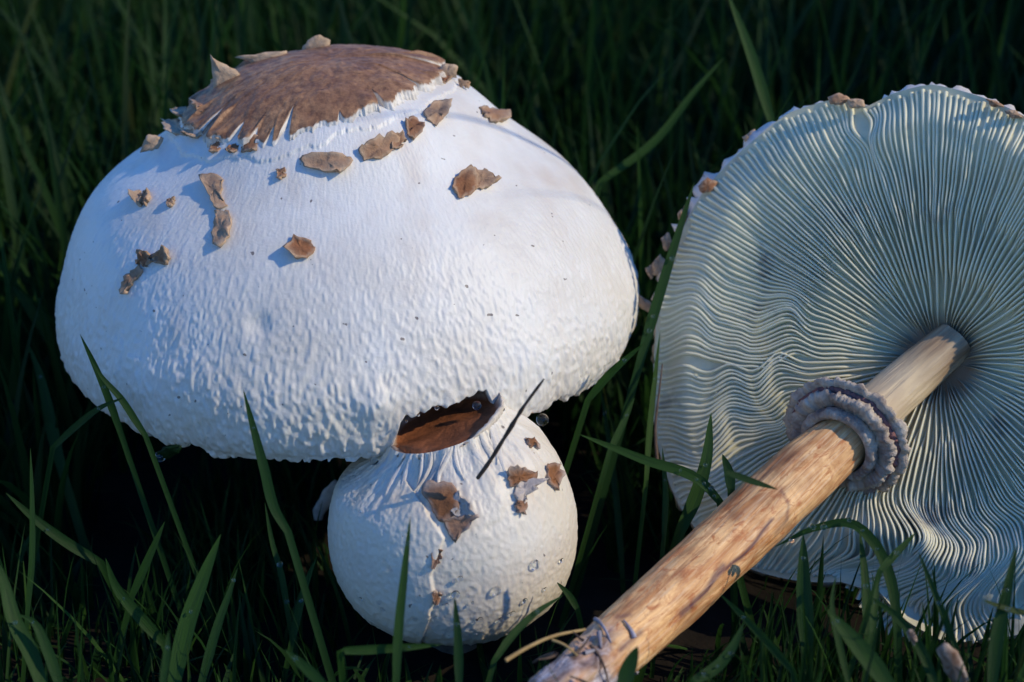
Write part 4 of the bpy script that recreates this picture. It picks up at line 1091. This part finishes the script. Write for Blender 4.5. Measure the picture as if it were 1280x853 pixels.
def drop(p, r, label, group, flat=1.0, nrm=None):
    o = bpy.data.objects.new('dew_drop', DROP); COL.objects.link(o); o.location = np.asarray(p) * S
    if nrm is not None: o.rotation_euler = Vector(nrm.tolist()).to_track_quat('Z', 'Y').to_euler()
    o.scale = (r, r, r * flat); o['label'] = label; o['category'] = 'dew drop'
    if group: o['group'] = group


for px, r, lab in (((667, 706), .13, 'largest oval dew drop on the right flank of the small mushroom'), ((619, 738), .12, 'round dew drop low on the front of the small mushroom'), ((569, 742), .10, 'dew drop beside the dark torn mark low on the small mushroom')):
    p, n, _ = on_small(px); drop(p + n * (.03 + r * .2), r, lab, None, .6, n)
ORD = ['first', 'second', 'third', 'fourth', 'fifth', 'sixth', 'seventh', 'eighth', 'ninth', 'tenth', 'eleventh', 'twelfth', 'thirteenth', 'fourteenth', 'fifteenth', 'sixteenth', 'seventeenth', 'eighteenth']
for n_, px in enumerate(sorted(((560, 755), (575, 722), (590, 752), (640, 765), (655, 750), (482, 700), (490, 710), (452, 640), (475, 752), (500, 765), (520, 772), (600, 772), (680, 735), (625, 772), (480, 760), (545, 770), (453, 748), (700, 700)))):
    p, n, _ = on_small(px); r = rng.uniform(.035, .07); drop(p + n * (.05 + r * .2), r, ORD[n_] + ' from the left of the tiny dew drops low on the small mushroom', 'tiny dew drops on the small mushroom', .7, n)
for px, r, lab in (((596, 507), .11, 'dew drop hanging from the large cap rim above the brown disc'), ((678, 525), .16, 'big greenish dew drop under the right part of the large cap rim'), ((200, 571), .14, 'dew drop hanging by the green leaf under the large cap'), ((468, 577), .10, 'dew drop at the rim left of the brown disc')):
    p, n, _ = on_big(px); q = at_depth(np.array(px, float), np.float64((p - CAM) @ VV - .25)); drop(q, r, lab, None)
for px, r, w_ in (((546, 510), .055, 'largest, rightmost'), ((523, 519), .035, 'middle'), ((508, 527), .03, 'smallest, leftmost')):
    p, n, _ = on_big((px[0], px[1] - 14)); drop(at_depth(np.array(px, float), np.float64((p - CAM) @ VV - .12)), r, w_ + ' tiny dew drop in the row along the rim over the brown disc', 'dew drops along the notch of the large cap')
for key, ks, lab, grp in (('bright blade pointing left across the gap between the mushrooms', (6, 7, 8, 9, 11), 'dew drop on the bright blade in the gap between mushrooms', 'dew drops on the bright blade'),
                          ('broad dewy blade along the left edge of the gilled cap', (9, 10, 16), 'dew drop on the broad blade at the gilled cap edge', 'dew drops on the broad blade'),
                          ('arching blade bowed over below the ring of the lying mushroom', (13, 15, 17, 19, 20, 22), 'dew drop on the arching blade below the ring', 'dew drops on the arching blade'),
                          ('thin dewy blade below the middle of the large cap rim', (8, 14), 'dew drop on the thin blade below the large cap', 'dew drops on the thin blade'),
                          ('curled dewy blade at the bottom right of the tan stem', (8, 12, 16), 'dew drop on the curled blade right of the tan stem', 'dew drops on the curled blade')):
    for n_, k in enumerate(ks):
        p = PATHS[key][min(k, len(PATHS[key]) - 1)]; v = CAM - p; v /= np.linalg.norm(v); r = rng.uniform(.035, .075)
        drop(p + v * (r * .8 + .04) + rng.normal(0, .03, 3), r, lab.replace('dew drop', ORD[n_] + ' dew drop up from the root', 1), grp)
for n_, px in enumerate(sorted(((830, 463), (828, 492), (838, 535), (836, 506), (895, 492), (930, 560), (1030, 650), (870, 470)), key=lambda q: q[1])):
    xy = to_plane(np.array(px, float), .8); th = math.atan2(xy[1], xy[0]); rr = math.hypot(*xy); wv = gill_w(np.array(rr / float(rim_r(np.array(th)))), np.array(th))
    p = gw_world(np.array(xy[0]), np.array(xy[1]), wv + .03); drop(p, rng.uniform(.03, .06), ORD[n_] + ' from the top of the tiny bright dew drops on the wavy grey gills', 'dew drops on the gills')

n_ = 0
for (pts, d0, d1, wd, tn, lab) in BL:                                # one or two drops on many of the single blades
    if any(q in lab for q in ('bright blade pointing', 'broad dewy', 'arching', 'thin dewy', 'curled dewy', 'lying across the tan', 'behind', 'crossing', 'stubby', 'photo edge')): continue
    P = PATHS[lab]; k = int(len(P) * rng.uniform(.55, .9)); v = CAM - P[k]; v /= np.linalg.norm(v); r = rng.uniform(.03, .06)
    drop(P[k] + v * (r * .8 + .05), r, 'dew drop on the ' + ' '.join(lab.split()[:11]), 'dew drops on single grass blades')
